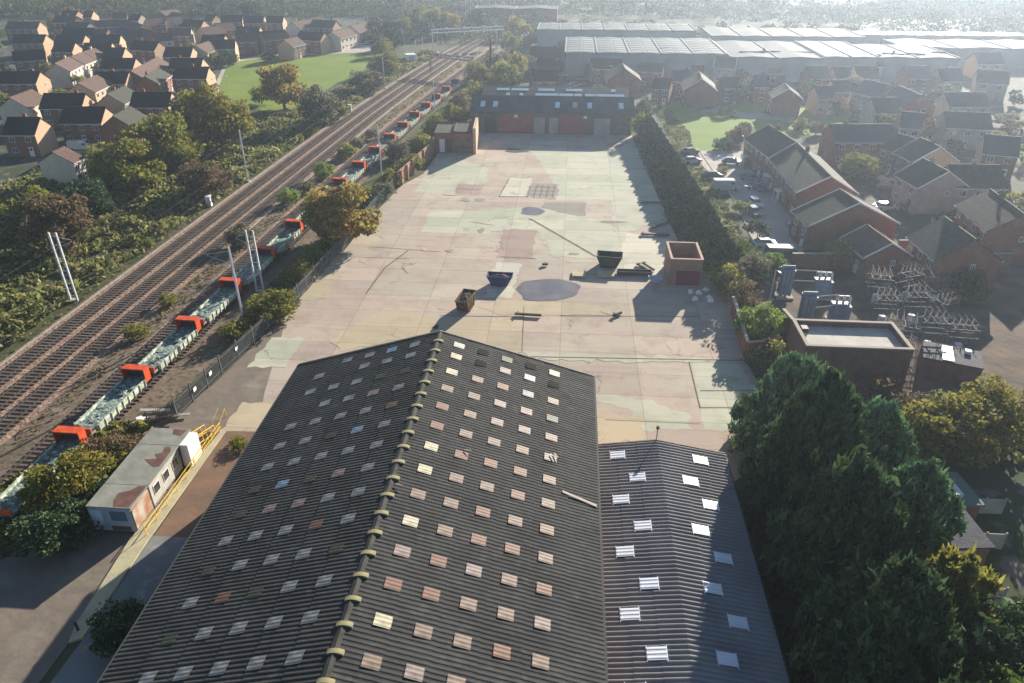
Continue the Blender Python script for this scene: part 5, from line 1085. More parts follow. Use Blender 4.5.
# ------------------------------------------------------------------ VEHICLES
CARM = {k: mat('car_' + k, c, .25, spec=.6) for k, c in dict(silver=(0.42, 0.44, 0.47), white=(0.5, 0.5, 0.5), black=(0.025, 0.025, 0.03), blue=(0.06, 0.16, 0.33), grey=(0.13, 0.14, 0.15), teal=(0.10, 0.22, 0.26), red=(0.35, 0.03, 0.03)).items()}
def car_parts(van=False):
    L, W = (5.4, 1.95) if van else (4.25, 1.75)
    if van: low = [(-2.7, .35), (2.65, .35), (2.7, 1.0), (2.1, 1.3), (1.45, 2.15), (-2.62, 2.2), (-2.7, 1.2)]; up = None
    else: low = [(-2.1, .35), (2.1, .35), (2.12, .72), (1.25, .95), (-1.85, 1.0), (-2.12, .85)]; up = [(1.15, .93), (.45, 1.42), (-1.15, 1.45), (-1.85, .97)]
    b = MB(); n = len(low)
    def loft(pr, w0, w1f):
        vs = []
        for s in (-1, 1):
            for x, z in pr: vs.append((x, s * (w0 if z < w1f[0] else w1f[1]) / 2, z))
        m = len(pr); b.add(vs, [tuple(range(m))[::-1], tuple(range(m, 2 * m))] + [(i, (i + 1) % m, m + (i + 1) % m, m + i) for i in range(m)])
    loft(low, W, (1.35, W - .22))
    if up:
        b.add([(x, s * (W / 2 - (.32 if z > 1.2 else .12)), z) for s in (-1, 1) for x, z in [(.47, 1.425), (-1.15, 1.455), (-1.18, 1.47), (.42, 1.44)]], [(0, 1, 5, 4), (3, 7, 6, 2), (0, 4, 7, 3), (1, 2, 6, 5)])
    body = b.mesh('body', CARM['silver'])
    b = MB()
    if up: loft(up, W - .24, (1.2, W - .62))
    else:
        b.box(1.35, 2.12, -W / 2 + .15, W / 2 - .15, 1.32, 1.36); b.add([(2.12, -.75, 1.33), (2.12, .75, 1.33), (1.5, .72, 2.1), (1.5, -.72, 2.1)], [(0, 1, 2, 3)]); b.box(.7, 1.5, -W / 2 - .01, W / 2 + .01, 1.35, 1.32 + .4)
    glass = b.mesh('windows', M_glass)
    b = MB(); b.bar((0, -.1, 0), (0, .1, 0), .32, 14); b2 = MB(); wheel = b.mesh('wheel', M_tyre)
    b = MB(); b.box(-.05, .04, -.17, .17, -.07, .07); hl = b.mesh('headlight', M_white); b = MB(); b.box(-.04, .05, -.14, .14, -.07, .07); tl = b.mesh('tail_light', CARM['red'])
    return body, glass, wheel, hl, tl, L, W
CP = {False: car_parts(), True: car_parts(True)}
def car(px, py, rz, col, label, van=False, group=None):
    body, glass, wheel, hl, tl, L, W = CP[van]; x, y = P(px, py); t = empty('parked_van' if van else 'parked_car', (x, y, .04), rz, label, 'van' if van else 'car', group)
    o = link('body', body, t); o.material_slots[0].link = 'OBJECT'; o.material_slots[0].material = CARM[col]; link('windows', glass, t)
    for sx in (-L * .31, L * .31):
        for sy in (-1, 1): o = link('wheel', wheel, t); o.location = (sx, sy * (W / 2 - .1), .32)
    for sy in (-1, 1): o = link('headlight', hl, t); o.location = (L / 2 - (.03 if van else .05), sy * (W / 2 - .3), .72); o = link('tail_light', tl, t); o.location = (-L / 2 + .03, sy * (W / 2 - .25), .8)
GS = 'cars parked along the right street'
for a in [(690, 154, .5, 'grey', 'dark car parked at the top of the verge beside the park grass'), (691.5, 163, .3, 'silver', 'pale-roofed car, second down the verge side of the street'), (712, 178, .2, 'black', 'black hatchback parked on the verge above the white-roofed van'),
          (750, 181, -.9, 'blue', 'blue car, upper of two nose to tail outside the terrace'), (757, 190, -.9, 'blue', 'lighter blue car, lower of two nose to tail outside the terrace'), (731, 164, -.2, 'teal', 'teal car in the terrace shadow near the park end'),
          (754.5, 206, -1.35, 'white', 'small white-roofed car behind the grey one by the lamp post'), (753, 214.5, -1.35, 'grey', 'grey car with bright windscreen beside the street lamp'), (765, 247, .12, 'silver', 'silver estate car broadside at the bottom of the street'),
          (798, 228, .1, 'teal', 'teal car in the shadow beside the broad block'), (885, 210, .1, 'white', 'white sun-glinting car behind the block with glinting verge'), (944, 226, -.1, 'silver', 'silver car with pale roof at the right edge of the estate'), (912, 208, .1, 'blue', 'dark blue car in the shaded court on the right'),
          (885, 189, -.05, 'grey', 'lower grey car of two beside the round green tree'), (883, 182, -.05, 'silver', 'upper silver car of two beside the round green tree'), (943, 236, .0, 'grey', 'dark grey car below the silver one at the right edge'), (970, 215, .4, 'white', 'white car at the far right edge of the shaded court')]:
    car(*a, group=GS)
car(725.5, 190, .1, 'white', 'white-roofed van with pale windscreen on the verge of the street', van=True); car(782, 259, .05, 'grey', 'dark van with pale roof at the bottom of the street', van=True)
car(82, 150, .15, 'white', 'white van parked below the large dark-roofed house at left edge', van=True)
for i, a in enumerate([(67, 164, .3, 'silver', 'silver car half in shade left of the olive trees'), (60, 178, .2, 'white', 'white car at the left edge in the shade of the trees'), (70, 84, .5, 'silver', 'silver car on the forecourt of the cream-fronted row'), (82, 78, .5, 'white', 'white car on the forecourt of the cream-fronted row'), (92, 74, .5, 'grey', 'grey car at the right end of the cream-fronted forecourt'),
                       (562, 77, .1, 'white', 'white car, left of the group behind the far barn'), (571, 82, .2, 'black', 'dark car in the middle of the group behind the far barn'), (583, 81, .2, 'grey', 'grey car nearest the right in the court behind the far barn'), (575, 87, .3, 'silver', 'silver car nearest the barn in the court'), (600, 90, -.6, 'white', 'small white van-like car alone right of the court behind the barn'),
                       (362, 45, .8, 'white', 'white car in front of the pale-gabled house by the playing field'), (158, 92, .2, 'silver', 'silver car between dark-roofed houses of the left estate'), (715, 70, .6, 'white', 'white car on the estate road beyond the park'), (866, 218, 0, 'red', 'dark red car behind the terrace end')]): car(*a)
for i, (px, py) in enumerate(sorted([(872, 22), (884, 30), (900, 31), (912, 33), (925, 32), (940, 34), (952, 33), (864, 34), (893, 27), (930, 28), (957, 28), (913, 26)])):
    car(px, py, .1 * i, ['white', 'silver', 'grey', 'white'][i % 4], 'tiny %s vehicle in the far top-right car park, %s in from its left' % (['white', 'silver', 'grey', 'white'][i % 4], ORD[i + 1]), group='vehicles in the far car park')
# street lamps, bins, garden things
def lamp(px, py, h, label):
    x, y = P(px, py); t = empty('street_lamp', (x, y, 0), random.uniform(0, 6), label, 'street lamp', 'street lamps'); b = MB(); b.bar((0, 0, 0), (0, 0, h), .07, 8, .045); b.bar((0, 0, h), (.9, 0, h + .12), .035, 6); b.build('post', M_steel, t); b = MB(); b.box(.7, 1.3, -.12, .12, h + .05, h + .18); b.build('lamp_head', M_white, t)
lamp(746.5, 216, 5.5, 'street lamp on the verge beside the grey car with bright windscreen'); lamp(768, 310, 6, 'curved-arm lamp left of the farther transformer'); lamp(741, 160, 5, 'street lamp at the park end of the terrace'); lamp(230, 92, 5, 'street lamp beside the playing field path'); lamp(612, 86, 6, 'street lamp in the court behind the barn'); lamp(820, 215, 5.5, 'street lamp between the terrace and the broad block')
# ------------------------------------------------------------------ HEDGE BANK right of the yard
hp = [(19.0, 190), (20.5, 170), (22.0, 143.5), (23.7, 120), (24.2, 101)]
pts = []
for (xa, ya), (xb, yb) in zip(hp[:-1], hp[1:]):
    n = int(abs(ya - yb) * 420); tt = NR.uniform(0, 1, n); y = ya + (yb - ya) * tt; x0 = xa + (xb - xa) * tt; hh = 5.2 + .2 * np.sin(y * 1.3) + .25 * np.sin(y * 3.1)
    face = NR.uniform(0, 1, n); z = np.where(face < .6, NR.uniform(0.1, 1, n) * hh, hh * NR.uniform(.93, 1.0, n)); dx = np.where(face < .6, NR.choice([-1, 1], n) * (.62 + .12 * np.sin(y * 2.3 + z)), NR.uniform(-.6, .6, n)); pts.append(np.stack([x0 + dx, y, z], 1))
t = empty('tall_hedge', (22, 145, 0), 0, 'tall dense dark hedge running along the right side of the yard', 'hedge')
me = leaf_mesh('foliage', np.concatenate(pts) - np.array([22, 145, 0]), .22, leafm('leaf_hedge', (0.040, 0.060, 0.034), (0.055, 0.075, 0.036), rnd=.3, tr=.12, scale=.2)); link('foliage', me, t)
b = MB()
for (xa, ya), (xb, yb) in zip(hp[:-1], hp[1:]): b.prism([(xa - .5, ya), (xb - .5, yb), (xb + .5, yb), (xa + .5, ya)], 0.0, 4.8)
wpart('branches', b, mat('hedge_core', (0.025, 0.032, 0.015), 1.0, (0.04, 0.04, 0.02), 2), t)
stuff('ivy_ground_cover', leaf_mesh('ivy_ground_cover', scatter([(16.5, 184), (20, 184), (22.5, 143), (23.6, 120), (24, 100), (20.3, 106), (19.0, 118), (18.3, 133), (17, 160)], 16000, .35, 2.0), .22, LEAF['dark']), 'dark ivy and brambles on the shaded strip between yard and hedge', 'ground cover')
for i, (px, py, wd, h, lf) in enumerate([(664, 172, 2.6, 1.7, 'bright'), (658, 152, 3.2, 2.2, 'grey'), (690, 212, 2.4, 1.4, 'green'), (694, 235, 3.2, 1.4, 'grey'), (683, 190, 3, 2.2, 'dark'), (672, 222, 3, 2.0, 'dark'), (700, 262, 4.5, 3.0, 'green'), (715, 268, 4, 3.2, 'grey'), (722, 285, 4.5, 3.6, 'olive')]):
    x, y = P(px, py); tree(x, y, h, wd, lf, ['bright yellow-green bush in the shaded strip by the hedge', 'grey-green bush high up the shaded strip near the barn', 'small green bush low in the shaded hedge strip', 'grey-green bush behind the baulks in the hedge strip', 'dark round bush midway up the hedge strip', 'dark bush at the yard edge of the hedge strip', 'green bush right behind the brick kiosk', 'grey-green bush at the near end of the tall hedge', 'olive bush below the end of the tall hedge'][i], 'bush', 'bush', 'bush')
# ------------------------------------------------------------------ BIG CONIFERS
def conifer_mesh(seed, n=120, per=190):
    out = []; rg = np.random.default_rng(seed)
    for i in range(n):
        t = (i + .5) / n; z = .10 + .88 * t; rad = (1 - t) ** .5 * rg.uniform(.5, 1.22) + .07; an = rg.uniform(0, 6.283)
        # a drooping bough: leaf sprays gathered along an arm
        u = rg.uniform(0.25, 1, per) ** .55; wd = .05 + .07 * (1 - t)
        side = rg.normal(0, 1, per) * wd * (1.1 - .55 * u); up = rg.normal(0, 1, per) * .028
        x = math.cos(an) * rad * u - math.sin(an) * side; y = math.sin(an) * rad * u + math.cos(an) * side
        out.append(np.stack([x, y, z + up - .05 * u ** 2 + .035 * math.sin(an * 3)], 1))
    return leaf_mesh('conifer_crown', np.concatenate(out), .052, LEAF['conifer'], flat=.2, asp=.34)
CM = [conifer_mesh(s) for s in (1, 2, 3)]
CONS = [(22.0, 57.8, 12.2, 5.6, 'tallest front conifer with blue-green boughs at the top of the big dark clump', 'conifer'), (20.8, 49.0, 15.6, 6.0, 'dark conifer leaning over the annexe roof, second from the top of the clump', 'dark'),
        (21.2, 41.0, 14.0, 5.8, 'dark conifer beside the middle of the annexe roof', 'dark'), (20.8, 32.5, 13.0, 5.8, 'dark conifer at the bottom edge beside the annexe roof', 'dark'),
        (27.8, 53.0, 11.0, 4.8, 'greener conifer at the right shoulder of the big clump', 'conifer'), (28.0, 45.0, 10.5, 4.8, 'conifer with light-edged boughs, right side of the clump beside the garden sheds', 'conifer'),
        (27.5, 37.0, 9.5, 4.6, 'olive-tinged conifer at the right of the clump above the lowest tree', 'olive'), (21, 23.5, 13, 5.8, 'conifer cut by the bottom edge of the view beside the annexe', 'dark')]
for i, (x, y, h, r_, lab, lf) in enumerate(CONS):
    t = empty('conifer', (x, y, 0), i * 1.3, lab, 'conifer', 'conifers beside the annexe')
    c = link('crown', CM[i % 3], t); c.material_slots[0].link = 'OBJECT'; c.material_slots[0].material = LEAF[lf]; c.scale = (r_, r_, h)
    b = MB(); b.bar((0, 0, 0), (0, 0, h * .9), .38, 8, .06); b.build('trunk', M_trunk, t)
tree(30.5, 33, 8.5, 9, 'dark', 'dark leafy tree at the lower right corner of the clump', 'big')
tree(27.5, 27.5, 8.0, 9, 'green', 'dark green leafy tree at the bottom right corner', 'big')
tree(24.6, 66.5, 5.5, 5, 'dark', 'dark evergreen bush at the top left of the conifer clump by the yard corner', 'big')
# ------------------------------------------------------------------ TREES
TREES = [ # px, py (base), height, width, leaf, kind, label
 (130, 194, 10, 14, 'olive', 'big', 'broad olive-green tree at the left above the scrub'), (170, 172, 12, 15, 'olive', 'big', 'olive tree with sunlit right side between the broad olive and the yellow one'), (208, 152, 14.5, 13, 'autumn', 'big', 'tall yellowing tree left of the playing field corner'), (190, 142, 10, 9, 'dark', 'big', 'dark tree just behind the yellowing tree'),
 (234, 148, 11, 10, 'autumn', 'big', 'smaller yellowing tree at the right of the tall one'), (208, 196, 6.5, 9.5, 'brown', 'big', 'round brownish bush-like tree below the yellowing tree'), (68, 250, 9, 11, 'brown', 'big', 'brown-tinged tree at the left edge above the twin mast'), (92, 218, 7, 10, 'dark', 'big', 'dark tree behind the brown one at the left edge'), (40, 228, 7, 9, 'olive', 'mid', 'olive tree just outside the brown one at far left'),
 (285, 110, 12, 14, 'orange', 'big', 'orange and green autumn tree standing on the playing field'), (262, 104, 5, 6, 'olive', 'mid', 'small olive tree left of the orange one on the field'), (322, 126, 9.5, 11, 'grey', 'big', 'grey-green round tree at the near edge of the field'), (338, 120, 4.5, 6, 'olive', 'mid', 'olive bush right of the grey-green round tree'), (368, 92, 6.5, 11, 'grey', 'big', 'grey bare-looking bush at the right corner of the field'), (384, 74, 7, 10, 'olive', 'big', 'olive tree beyond the right corner of the field'),
 (346, 243, 9.5, 11.5, 'orange', 'big', 'golden autumn tree between the wagons and the palisade fence'), (327, 240, 8, 7, 'yellow', 'big', 'yellow-green birch hugging the left side of the golden tree'),
 (272, 318, 3.6, 7, 'olive', 'big', 'olive bush below the twin mast beside the fence'), (295, 281, 2.8, 5, 'olive', 'mid', 'rounded olive bush right of the twin mast'), (313, 262, 2.6, 4, 'bright', 'mid', 'brighter green bush between twin mast and golden tree'), (257, 313, 2.4, 2.6, 'bright', 'mid', 'small bright green bush at the foot of the tall single mast'), (240, 338, 2.2, 4, 'olive', 'mid', 'dark olive bush left of the single mast foot by the fence'),
 (76, 500, 4.6, 7.5, 'autumn', 'big', 'yellow-green tree at the lower left beside the nearest wagon'), (112, 466, 3.2, 6.5, 'brown', 'big', 'brownish shrub behind the site cabin'), (140, 470, 2.5, 4, 'olive', 'mid', 'low olive shrub touching the cabin roof'), (62, 545, 4.0, 6.0, 'dark', 'big', 'dark shaded tree at the left edge below the cabin'), (98, 512, 3, 4, 'dark', 'mid', 'dark shaded bush left of the cabin end'), (126, 640, 3.2, 4.5, 'dark', 'big', 'dark bush against the shed wall at the lower left'), (238, 447, 1.0, 2.4, 'olive', 'mid', 'weedy bush growing at the shed corner by the brown strip'),
 (242, 246, 3.6, 5.0, 'grey', 'big', 'straw-coloured bush between the tracks behind the masts'), (292, 203, 2.8, 4.2, 'bright', 'mid', 'bright yellow-green bush between the tracks'), (325, 178, 3.2, 4.4, 'bright', 'mid', 'second bright green bush farther up between the tracks'), (308, 192, 2.2, 4, 'grey', 'mid', 'grey-green bush between the two bright ones'), (346, 158, 3.2, 4.6, 'yellow', 'mid', 'yellow-green bush right of the tracks beyond the bright ones'), (356, 150, 2.6, 4, 'grey', 'mid', 'grey bush touching the yellow-green one up the line'), (137, 337, 1.8, 3.2, 'olive', 'mid', 'low green bush between tracks casting a dark shadow'), (167, 306, 1.7, 2.8, 'olive', 'mid', 'second low green bush between tracks near the wagons'), (372, 140, 2.4, 4, 'grey', 'mid', 'grey-green bush up the line before the mast'),
 (312, 135, 2.6, 3.4, 'yellow', 'mid', 'yellow bush left of the tracks below the grey-green tree'), (300, 142, 1.8, 2.4, 'yellow', 'mid', 'small yellow bush just left of the larger yellow one'), (283, 152, 1.8, 2, 'bright', 'mid', 'small bright green bush in the scrub left of tracks'), (150, 247, 1.6, 1.8, 'yellow', 'mid', 'tiny yellow shrub in the scrub near the left tracks'),
 (398, 160, 4.4, 6.4, 'grey', 'big', 'grey-green tree right of the wagons behind the golden one'), (418, 150, 3.6, 5, 'yellow', 'big', 'yellow-tipped tree between wagons and brick boundary wall'), (410, 170, 3.4, 6, 'olive', 'mid', 'olive bush at the end of the brick boundary wall'), (436, 135, 5, 6.5, 'olive', 'big', 'olive tree beside the brick outbuilding'), (452, 126, 5.4, 6.0, 'olive', 'mid', 'olive tree behind the brick outbuilding'), (392, 185, 3, 5, 'olive', 'mid', 'olive bush beside the palisade below the boundary wall'), (370, 205, 3, 5, 'dark', 'mid', 'dark bush right of the golden tree at the palisade'), (384, 197, 2.6, 4.4, 'grey', 'mid', 'greyish bush at the palisade right of the golden tree'), (462, 112, 5, 7, 'brown', 'mid', 'brown tree left of the barn roof'), (476, 84, 7, 8, 'yellow', 'big', 'yellow-green tree right of the rusty gantry'), (506, 92, 9, 10, 'yellow', 'big', 'large pale yellow tree behind the barn left end'), (492, 76, 8, 9, 'grey', 'mid', 'grey-green tree between gantry leg and yellow tree'), (516, 80, 8, 9, 'autumn', 'mid', 'autumn tree behind the large pale yellow one'), (519, 38, 9, 12, 'orange', 'mid', 'rusty orange tree at the left end of the warehouses'), (512, 55, 8, 9, 'olive', 'mid', 'olive tree below the rusty orange one'), (503, 70, 6, 8, 'grey', 'mid', 'grey tree at the gantry right leg'),
 (757, 338, 4.6, 5.8, 'bright', 'big', 'bright green bushy tree inside the brick walls beside the yard'), (741, 308, 4.2, 5.6, 'brown', 'wispy', 'brown twiggy tree above the bright green one'), (728, 296, 4.2, 5.0, 'olive', 'mid', 'olive tree beside the twiggy brown tree at the hedge end'), (749, 283, 4.4, 5.4, 'grey', 'big', 'grey-green tree at the bottom of the street verge'), (742, 262, 3.4, 5, 'green', 'mid', 'green bush below the silver estate car'), (768, 275, 3.4, 5.4, 'green', 'mid', 'green bush under the dark van at the street end'), (757, 238, 2.8, 4.4, 'dark', 'mid', 'dark clipped bush above the silver estate car'), (741, 212, 2.0, 3.6, 'bright', 'mid', 'green shrub on the verge below the white-roofed van'), (722, 174, 1.6, 2.6, 'olive', 'mid', 'small shrub between verge cars'), (770, 358, 2.6, 4.2, 'brown', 'mid', 'brown bush between the brick wall corner and switch house'), (785, 368, 3.6, 5.4, 'yellow', 'wispy', 'pale yellow twiggy bush in front of the switch house wall'), (763, 366, 2.4, 4, 'dark', 'mid', 'dark bush at the foot of the mossy wall'), (838, 268, 4.8, 5.8, 'yellow', 'wispy', 'spiky yellow tree before the broad block, behind the long wall'), (857, 180, 5.6, 7.6, 'olive', 'big', 'round green tree behind the terrace'), (875, 178, 3.6, 4.6, 'yellow', 'mid', 'yellow-green bush to the right of the round tree'), (948, 290, 4, 5.6, 'yellow', 'wispy', 'yellow twiggy bush at the right edge by the slanting wall'), (968, 300, 4, 5, 'brown', 'mid', 'brown bush at the far right edge by the substation'),
 (940, 455, 6.0, 9.5, 'autumn', 'big', 'bright yellow-green autumn tree at the right edge below the substation'), (975, 440, 6.5, 8.5, 'autumn', 'big', 'second yellow-green autumn tree cut by the right edge'), (880, 420, 5, 6.5, 'brown', 'wispy', 'bare pinkish-brown tree in front of the switch house'), (905, 440, 5, 5.5, 'brown', 'wispy', 'bare brown tree between the conifers and the autumn tree'), (912, 455, 5, 5, 'olive', 'big', 'olive tree between the conifer clump and the autumn tree'),
 (705, 105, 5.5, 6.5, 'grey', 'mid', 'grey tree at the near left of the park'), (722, 116, 2.6, 5.5, 'dark', 'mid', 'dark round bush on the park grass'), (736, 103, 5.5, 7, 'dark', 'mid', 'dark tree left of the curved park path'), (752, 100, 6, 7.5, 'grey', 'mid', 'pale tree above the curved park path'), (768, 103, 6.5, 7.5, 'grey', 'mid', 'pale tall tree right of the park path'), (735, 143, 4, 6, 'brown', 'mid', 'brown bush at the terrace end by the park'), (722, 150, 3, 5, 'dark', 'mid', 'dark bush at the park edge of the street'), (745, 135, 3, 5, 'dark', 'mid', 'dark bush beside the far terrace gable'), (798, 130, 3, 5, 'olive', 'mid', 'olive bush behind the terrace ridge'), (815, 135, 3.5, 5, 'brown', 'mid', 'brown bush near the park behind the terrace'), (838, 115, 4.5, 6, 'brown', 'mid', 'reddish tree at the right end of the park'), (868, 122, 4, 6, 'yellow', 'mid', 'yellow-green tree beside the pale turning circle'), (810, 97, 5, 6, 'yellow', 'mid', 'yellow-green tree among the houses above the park'), (850, 99, 6, 9, 'grey', 'mid', 'pale blue-grey tree among the houses right of the park'), (876, 106, 5, 7, 'grey', 'mid', 'pale tree right of the blue-grey one'), (885, 155, 4.5, 7, 'dark', 'mid', 'dark tree between round green tree and pale houses'), (905, 165, 4, 6, 'dark', 'mid', 'dark tree beside the pale gabled house'), (950, 245, 3.6, 6, 'dark', 'mid', 'dark tree in the shaded court at the right'), (965, 255, 3.6, 5, 'dark', 'mid', 'dark bush at the right edge of the shaded court'), (940, 103, 5, 9, 'grey', 'mid', 'grey tree at the right among solar-grey roofs'), (930, 118, 3.6, 6, 'yellow', 'mid', 'yellow-green shrub right of the small slate house'), (957, 120, 3.6, 6, 'yellow', 'mid', 'yellow-green shrub near the right edge by the garden wall'), (800, 172, 2, 4, 'dark', 'mid', 'dark front-garden bush at the middle of the terrace'), (780, 170, 2, 4, 'dark', 'mid', 'dark front-garden bush at the far half of the terrace'), (812, 196, 2, 3.6, 'dark', 'mid', 'dark front-garden bush near the terrace end'),
 (640, 138, 5.5, 5.5, 'olive', 'mid', 'olive tree at the right end of the barn'), (628, 122, 5.5, 5, 'dark', 'mid', 'dark tree behind the right end of the barn'), (645, 118, 5.5, 5, 'grey', 'mid', 'grey-green tree at the head of the tall hedge'), (560, 70, 4, 7, 'green', 'mid', 'green bush by the stepped sunlit gables'), (606, 80, 4.6, 6, 'brown', 'mid', 'rusty tree in the court behind the barn'), (588, 72, 4.5, 6.5, 'bright', 'mid', 'pale green tree between the court and the long low houses'), (690, 93, 4.5, 6, 'dark', 'mid', 'dark tree below the glint-verged brick house'), (665, 98, 4, 8, 'dark', 'mid', 'dark shrubbery at the top of the park'), (540, 95, 4.5, 7, 'yellow', 'mid', 'yellow bush behind the barn at the left of the red brick house'), (530, 75, 6, 7, 'brown', 'mid', 'pinkish brown tree left of the stepped gables'),
 (253, 25, 11, 13, 'dark', 'big', 'large dark round tree behind the left estate'), (205, 14, 8, 8, 'dark', 'mid', 'dark evergreen at the left of the dark row behind the left estate'), (214, 14, 8, 8, 'dark', 'mid', 'second dark evergreen of the row behind the left estate'), (224, 14, 8, 8, 'dark', 'mid', 'third dark evergreen of the row behind the left estate'), (268, 62, 4, 6, 'brown', 'mid', 'reddish bush at the top edge of the playing field'), (229, 66, 5, 7.5, 'dark', 'mid', 'dark green tree at the top left of the playing field'), (216, 68, 5, 8, 'olive', 'mid', 'olive tree left of the dark green one at the field'), (194, 40, 5.6, 7.5, 'yellow', 'mid', 'pale green tree in the middle of the left estate'), (145, 61, 4.6, 7.0, 'brown', 'mid', 'rusty hedge-like tree in the left estate'), (172, 68, 4, 6, 'olive', 'mid', 'olive tree between dark roofs in the left estate'), (160, 122, 4.4, 7, 'brown', 'mid', 'brown tree in front of the large dark-roofed house'), (139, 130, 4, 6, 'brown', 'mid', 'brown bush by the grey-green roof'), (207, 92, 4, 6.5, 'brown', 'mid', 'brownish tree by the estate path'), (58, 30, 6, 8, 'olive', 'mid', 'olive tree at the left edge of the far left estate'), (62, 52, 4.5, 6, 'olive', 'mid', 'olive tree at the left edge above the cream-fronted row'), (60, 98, 2.5, 6, 'bright', 'mid', 'light green lawn shrub at left edge'), (375, 40, 7, 9, 'dark', 'mid', 'dark tree behind the pale-gabled house'), (395, 48, 8, 10, 'dark', 'big', 'dark tree left of the trackside cabin'), (405, 36, 8, 9, 'olive', 'big', 'olive tree behind the trackside masts'), (384, 56, 6, 9, 'olive', 'mid', 'olive tree right of the estate end'), (450, 36, 10, 11, 'orange', 'big', 'pinkish autumn tree behind the pale gantry'), (434, 30, 10, 11, 'yellow', 'big', 'yellow tree left of the pinkish one behind the gantry'), (420, 26, 9, 11, 'olive', 'mid', 'olive tree far up the left side of the line'), (480, 30, 9, 11, 'dark', 'mid', 'dark tree far up the line right of the tall masts')]
for i, (px, py, h, wd, lf, kd, lab) in enumerate(TREES):
    x, y = P(px, py); low = h < 3.0 and kd == 'mid'
    if low: kd = 'bush'
    nm = 'shrub' if (low or 'bush' in lab or 'shrub' in lab or 'weeds' in lab) else ('autumn_tree' if lf in ('orange', 'autumn') else 'broadleaf_tree')
    tree(x, y, h, wd, lf, lab, kd, nm, 'shrub' if nm == 'shrub' else 'tree')
# gardens of the estates: hedge clumps
gard = []
for k in range(90): gard.append((random.uniform(-330, -110), random.uniform(185, 420)))
cnt = 0
DIR = ['left', 'right']
occupied = [(o.location.x, o.location.y) for o in COL.objects if o.get('category') in ('house', 'tree', 'warehouse')]
def free(x, y, r_): return all((x - a) ** 2 + (y - c) ** 2 > r_ * r_ for a, c in occupied)
gl = []
for k in range(2600):
    left = k % 4 == 0
    x, y = (random.uniform(-300, -105), random.uniform(190, 430)) if left else (random.uniform(52, 260), random.uniform(125, 300))
    if left and (x > -130 and 200 < y < 320): continue
    if not left and y > 262 and x < 180: continue
    if not left and x < 75 and 168 < y < 235: continue
    if not left and x < 62 and y < 150: continue
    if free(x, y, 6.2):
        gl.append((left, x, y)); occupied.append((x, y))
    if len(gl) > 240: break
gpos = {}
for side in (True, False):
    q = [PJ(x, y) + ((x, y),) for l_, x, y in gl if l_ == side]; sq = sorted(range(len(q)), key=lambda i: -q[i][1]); bl = {}
    for c0 in range(0, len(sq), 12):
        for c1, i in enumerate(sorted(sq[c0:c0 + 12], key=lambda i: q[i][0])): bl[i] = (c0 // 12 + 1, c1 + 1)
    gpos[side] = {q[i][2]: bl[i][:2] for i in range(len(q))}
for k, (left, x, y) in enumerate(gl):
    lf = random.choice(['olive', 'green', 'brown', 'grey', 'dark', 'yellow']); r_, c = gpos[left][(x, y)]
    tree(x, y, random.uniform(2.6, 5.5), random.uniform(4, 6.5), lf, '%s garden tree, %s estate, %s from left in %s row of garden trees' % (lf, 'left' if left else 'right', ORD[c], rowphrase(r_)), 'far', 'garden_tree', 'tree', 'small garden trees of the %s estate' % ('left' if left else 'right'))
# ------------------------------------------------------------------ STUFF: scrub, verges, far woods
stuff('undergrowth', leaf_mesh('undergrowth', np.concatenate([
    scatter([(-68.5, 60), (-68.5, 90), (-66.5, 120), (-65, 160), (-63.5, 185), (-62, 215), (-78, 206), (-95, 190), (-96, 178), (-105, 155), (-120, 130), (-130, 100), (-100, 60)], 60000, 1.9, 6.5),
    scatter([(-62.5, 215), (-59.5, 260), (-52, 310), (-60, 320), (-72, 264), (-76, 210)], 12000, 1.8, 6.0)]), .42, leafm('leaf_scrub', (0.155, 0.18, 0.05), (0.25, 0.23, 0.09), rnd=.65, scale=.3)), 'dense brambles and scrub covering the bank left of the railway', 'scrub')
def curve_poly(o0, o1, y0, y1, st=12):
    ys = np.arange(y0, y1 + 1, st); f0 = o0 if callable(o0) else (lambda y: o0); f1 = o1 if callable(o1) else (lambda y: o1)
    return [(bx(y) + f0(y), y) for y in ys] + [(bx(y) + f1(y), y) for y in ys[::-1]]
stuff('weeds', leaf_mesh('weeds', np.concatenate([scatter(curve_poly(5.8, lambda y: 7.8 + .01 * (y - 60), 55, 330), 14000, .45, 2.2), scatter(curve_poly(-7.6, -6.2, 60, 330), 6000, .4, 2.0)]), .20, leafm('leaf_straw', (0.17, 0.16, 0.06), (0.20, 0.13, 0.06), rnd=.45, scale=.3)), 'straw-coloured weeds on the strips beside the tracks', 'weeds')
stuff('bramble_bank', leaf_mesh('bramble_bank', np.concatenate([scatter([(-42.8, 63), (-41.5, 72), (-43, 90), (-41.5, 108), (-39, 124), (-38.5, 150), (-37, 172), (-32, 172), (-35.2, 141), (-36.5, 118), (-37.6, 96), (-38.8, 82), (-40.3, 70), (-41.5, 62)], 6500, .7, 3.5), scatter([(-36, 172), (-33, 230), (-29, 300), (-18, 300), (-22, 240), (-26, 195), (-31, 172)], 26000, 3.6, 8), scatter([(-52, 40), (-46, 40), (-41.5, 52), (-41.5, 58), (-46, 60), (-50, 56)], 6000, 1.5, 3)]), .30, LEAF['olive']), 'brambles along the palisade fence and behind the brick boundary wall', 'brambles')
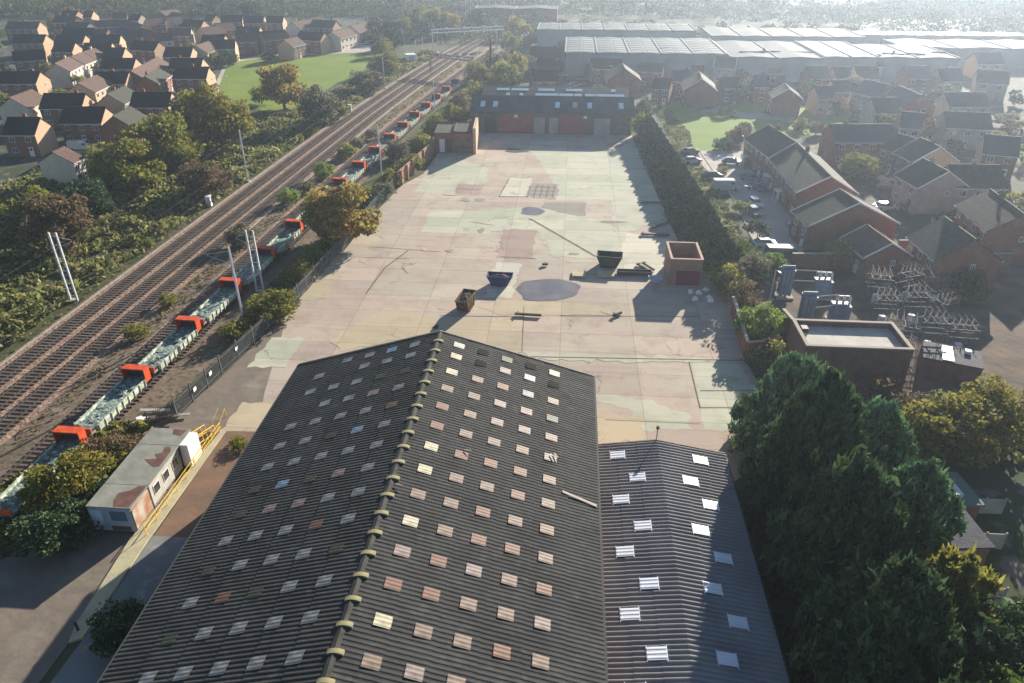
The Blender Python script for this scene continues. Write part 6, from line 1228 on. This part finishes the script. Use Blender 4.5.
stuff('verge_plants', leaf_mesh('verge_plants', np.concatenate([scatter([P(*p) for p in [(651, 103), (664, 103), (690, 134), (694, 152), (706, 176), (728, 205), (742, 232), (752, 262), (734, 262), (722, 232), (700, 190), (676, 150)]], 9000, .5, 2.5), scatter([(24.5, 62), (27, 69), (26, 84), (28, 96), (24.5, 99), (24.3, 84), (22.8, 74)], 6000, 1.1, 2.5), scatter([(44, 60), (60, 60), (60, 66), (42, 67)], 4000, .8, 2.5)]), .24, leafm('leaf_verge', (0.17, 0.17, 0.06), (0.11, 0.14, 0.045), rnd=.4, scale=.3)), 'rough tawny plants on the verge between hedge and street', 'verge plants')
WC = dict(dark=((0.035, 0.055, 0.03), (0.10, 0.11, 0.04)), autumn=((0.20, 0.15, 0.05), (0.11, 0.12, 0.04)), olive=((0.04, 0.06, 0.032), (0.11, 0.115, 0.05)), green=((0.04, 0.06, 0.03), (0.09, 0.11, 0.04)))
def wood(name, polys, n, hmax, cell, size, leaf, label):
    tot = []
    for poly in polys:
        pts = scatter(poly, n, hmax, cell); tot.append(pts)
    a, c = WC[leaf]; stuff(name, leaf_mesh(name, np.concatenate(tot), size, leafm('wood_' + leaf, a, c, rnd=.3, tr=.2, scale=.035)), label, 'woodland')
wood('woodland', [[(-420, 440), (-300, 425), (-150, 445), (-70, 450), (-60, 520), (-420, 520)]], 80000, 10, 15, .62, 'dark', 'far green wood beyond the left estate')
wood('woodland', [[(-420, 432), (-300, 418), (-150, 437), (-72, 440), (-60, 500), (-420, 500)]], 22000, 9, 13, .6, 'autumn', 'yellowing trees mixed in the far wood beyond the left estate')
wood('woodland', [[(-60, 470), (-20, 455), (60, 440), (190, 395), (330, 380), (460, 400), (460, 520), (200, 520), (0, 540), (-60, 540)]], 100000, 9, 16, .62, 'olive', 'far grey-green wood beyond the warehouses')
wood('woodland', [[(-20, 355), (60, 352), (190, 362), (330, 352), (330, 372), (60, 378), (-20, 380)]], 30000, 8, 11, .55, 'dark', 'belt of dark trees just behind the long warehouses')
wood('woodland', [[(-60, 345), (-30, 345), (-12, 360), (-16, 470), (-50, 480), (-80, 470), (-88, 350)], [(-100, 335), (-72, 335), (-62, 400), (-60, 470), (-110, 450)]], 26000, 7, 9, .5, 'olive', 'trees both sides of the line far beyond the gantries')
wood('woodland', [[(-600, 540), (600, 600), (900, 760), (-900, 760)], [(-900, 800), (900, 800), (1200, 1100), (-1200, 1100)]], 60000, 10, 26, 1.3, 'dark', 'most distant woods along the top of the view')
sheet('far_field', [(-200, 560), (60, 575), (60, 620), (-200, 600)], .03, M_grass2); sheet('far_field', [(250, 470), (420, 440), (460, 520), (280, 545)], .03, M_grass2)
sheet('car_park', [P(*p) for p in [(855, 38), (965, 36), (1000, 20), (865, 18)]], .04, M_road)
# ------------------------------------------------------------------ HAZE
hb = MB(); hb.box(-1500, 1500, -60, 1600, -1.0, 58.0); me = hb.mesh('haze', mat('haze_volume', (1, 1, 1)))
m = MATS['haze_volume']; t_ = m.node_tree; out = t_.nodes['Material Output']
for l in list(out.inputs[0].links): t_.links.remove(l)
t_.nodes.remove(t_.nodes['Principled BSDF'])
pv = t_.nodes.new('ShaderNodeVolumePrincipled'); pv.inputs['Color'].default_value = (0.66, 0.80, 1.0, 1); pv.inputs['Density'].default_value = HAZE_DENSITY; pv.inputs['Anisotropy'].default_value = 0.62
t_.links.new(pv.outputs[0], out.inputs['Volume'])
tag(link('haze', me), 'thin pale daylight haze lying over the whole site and town', 'haze', kind='stuff')
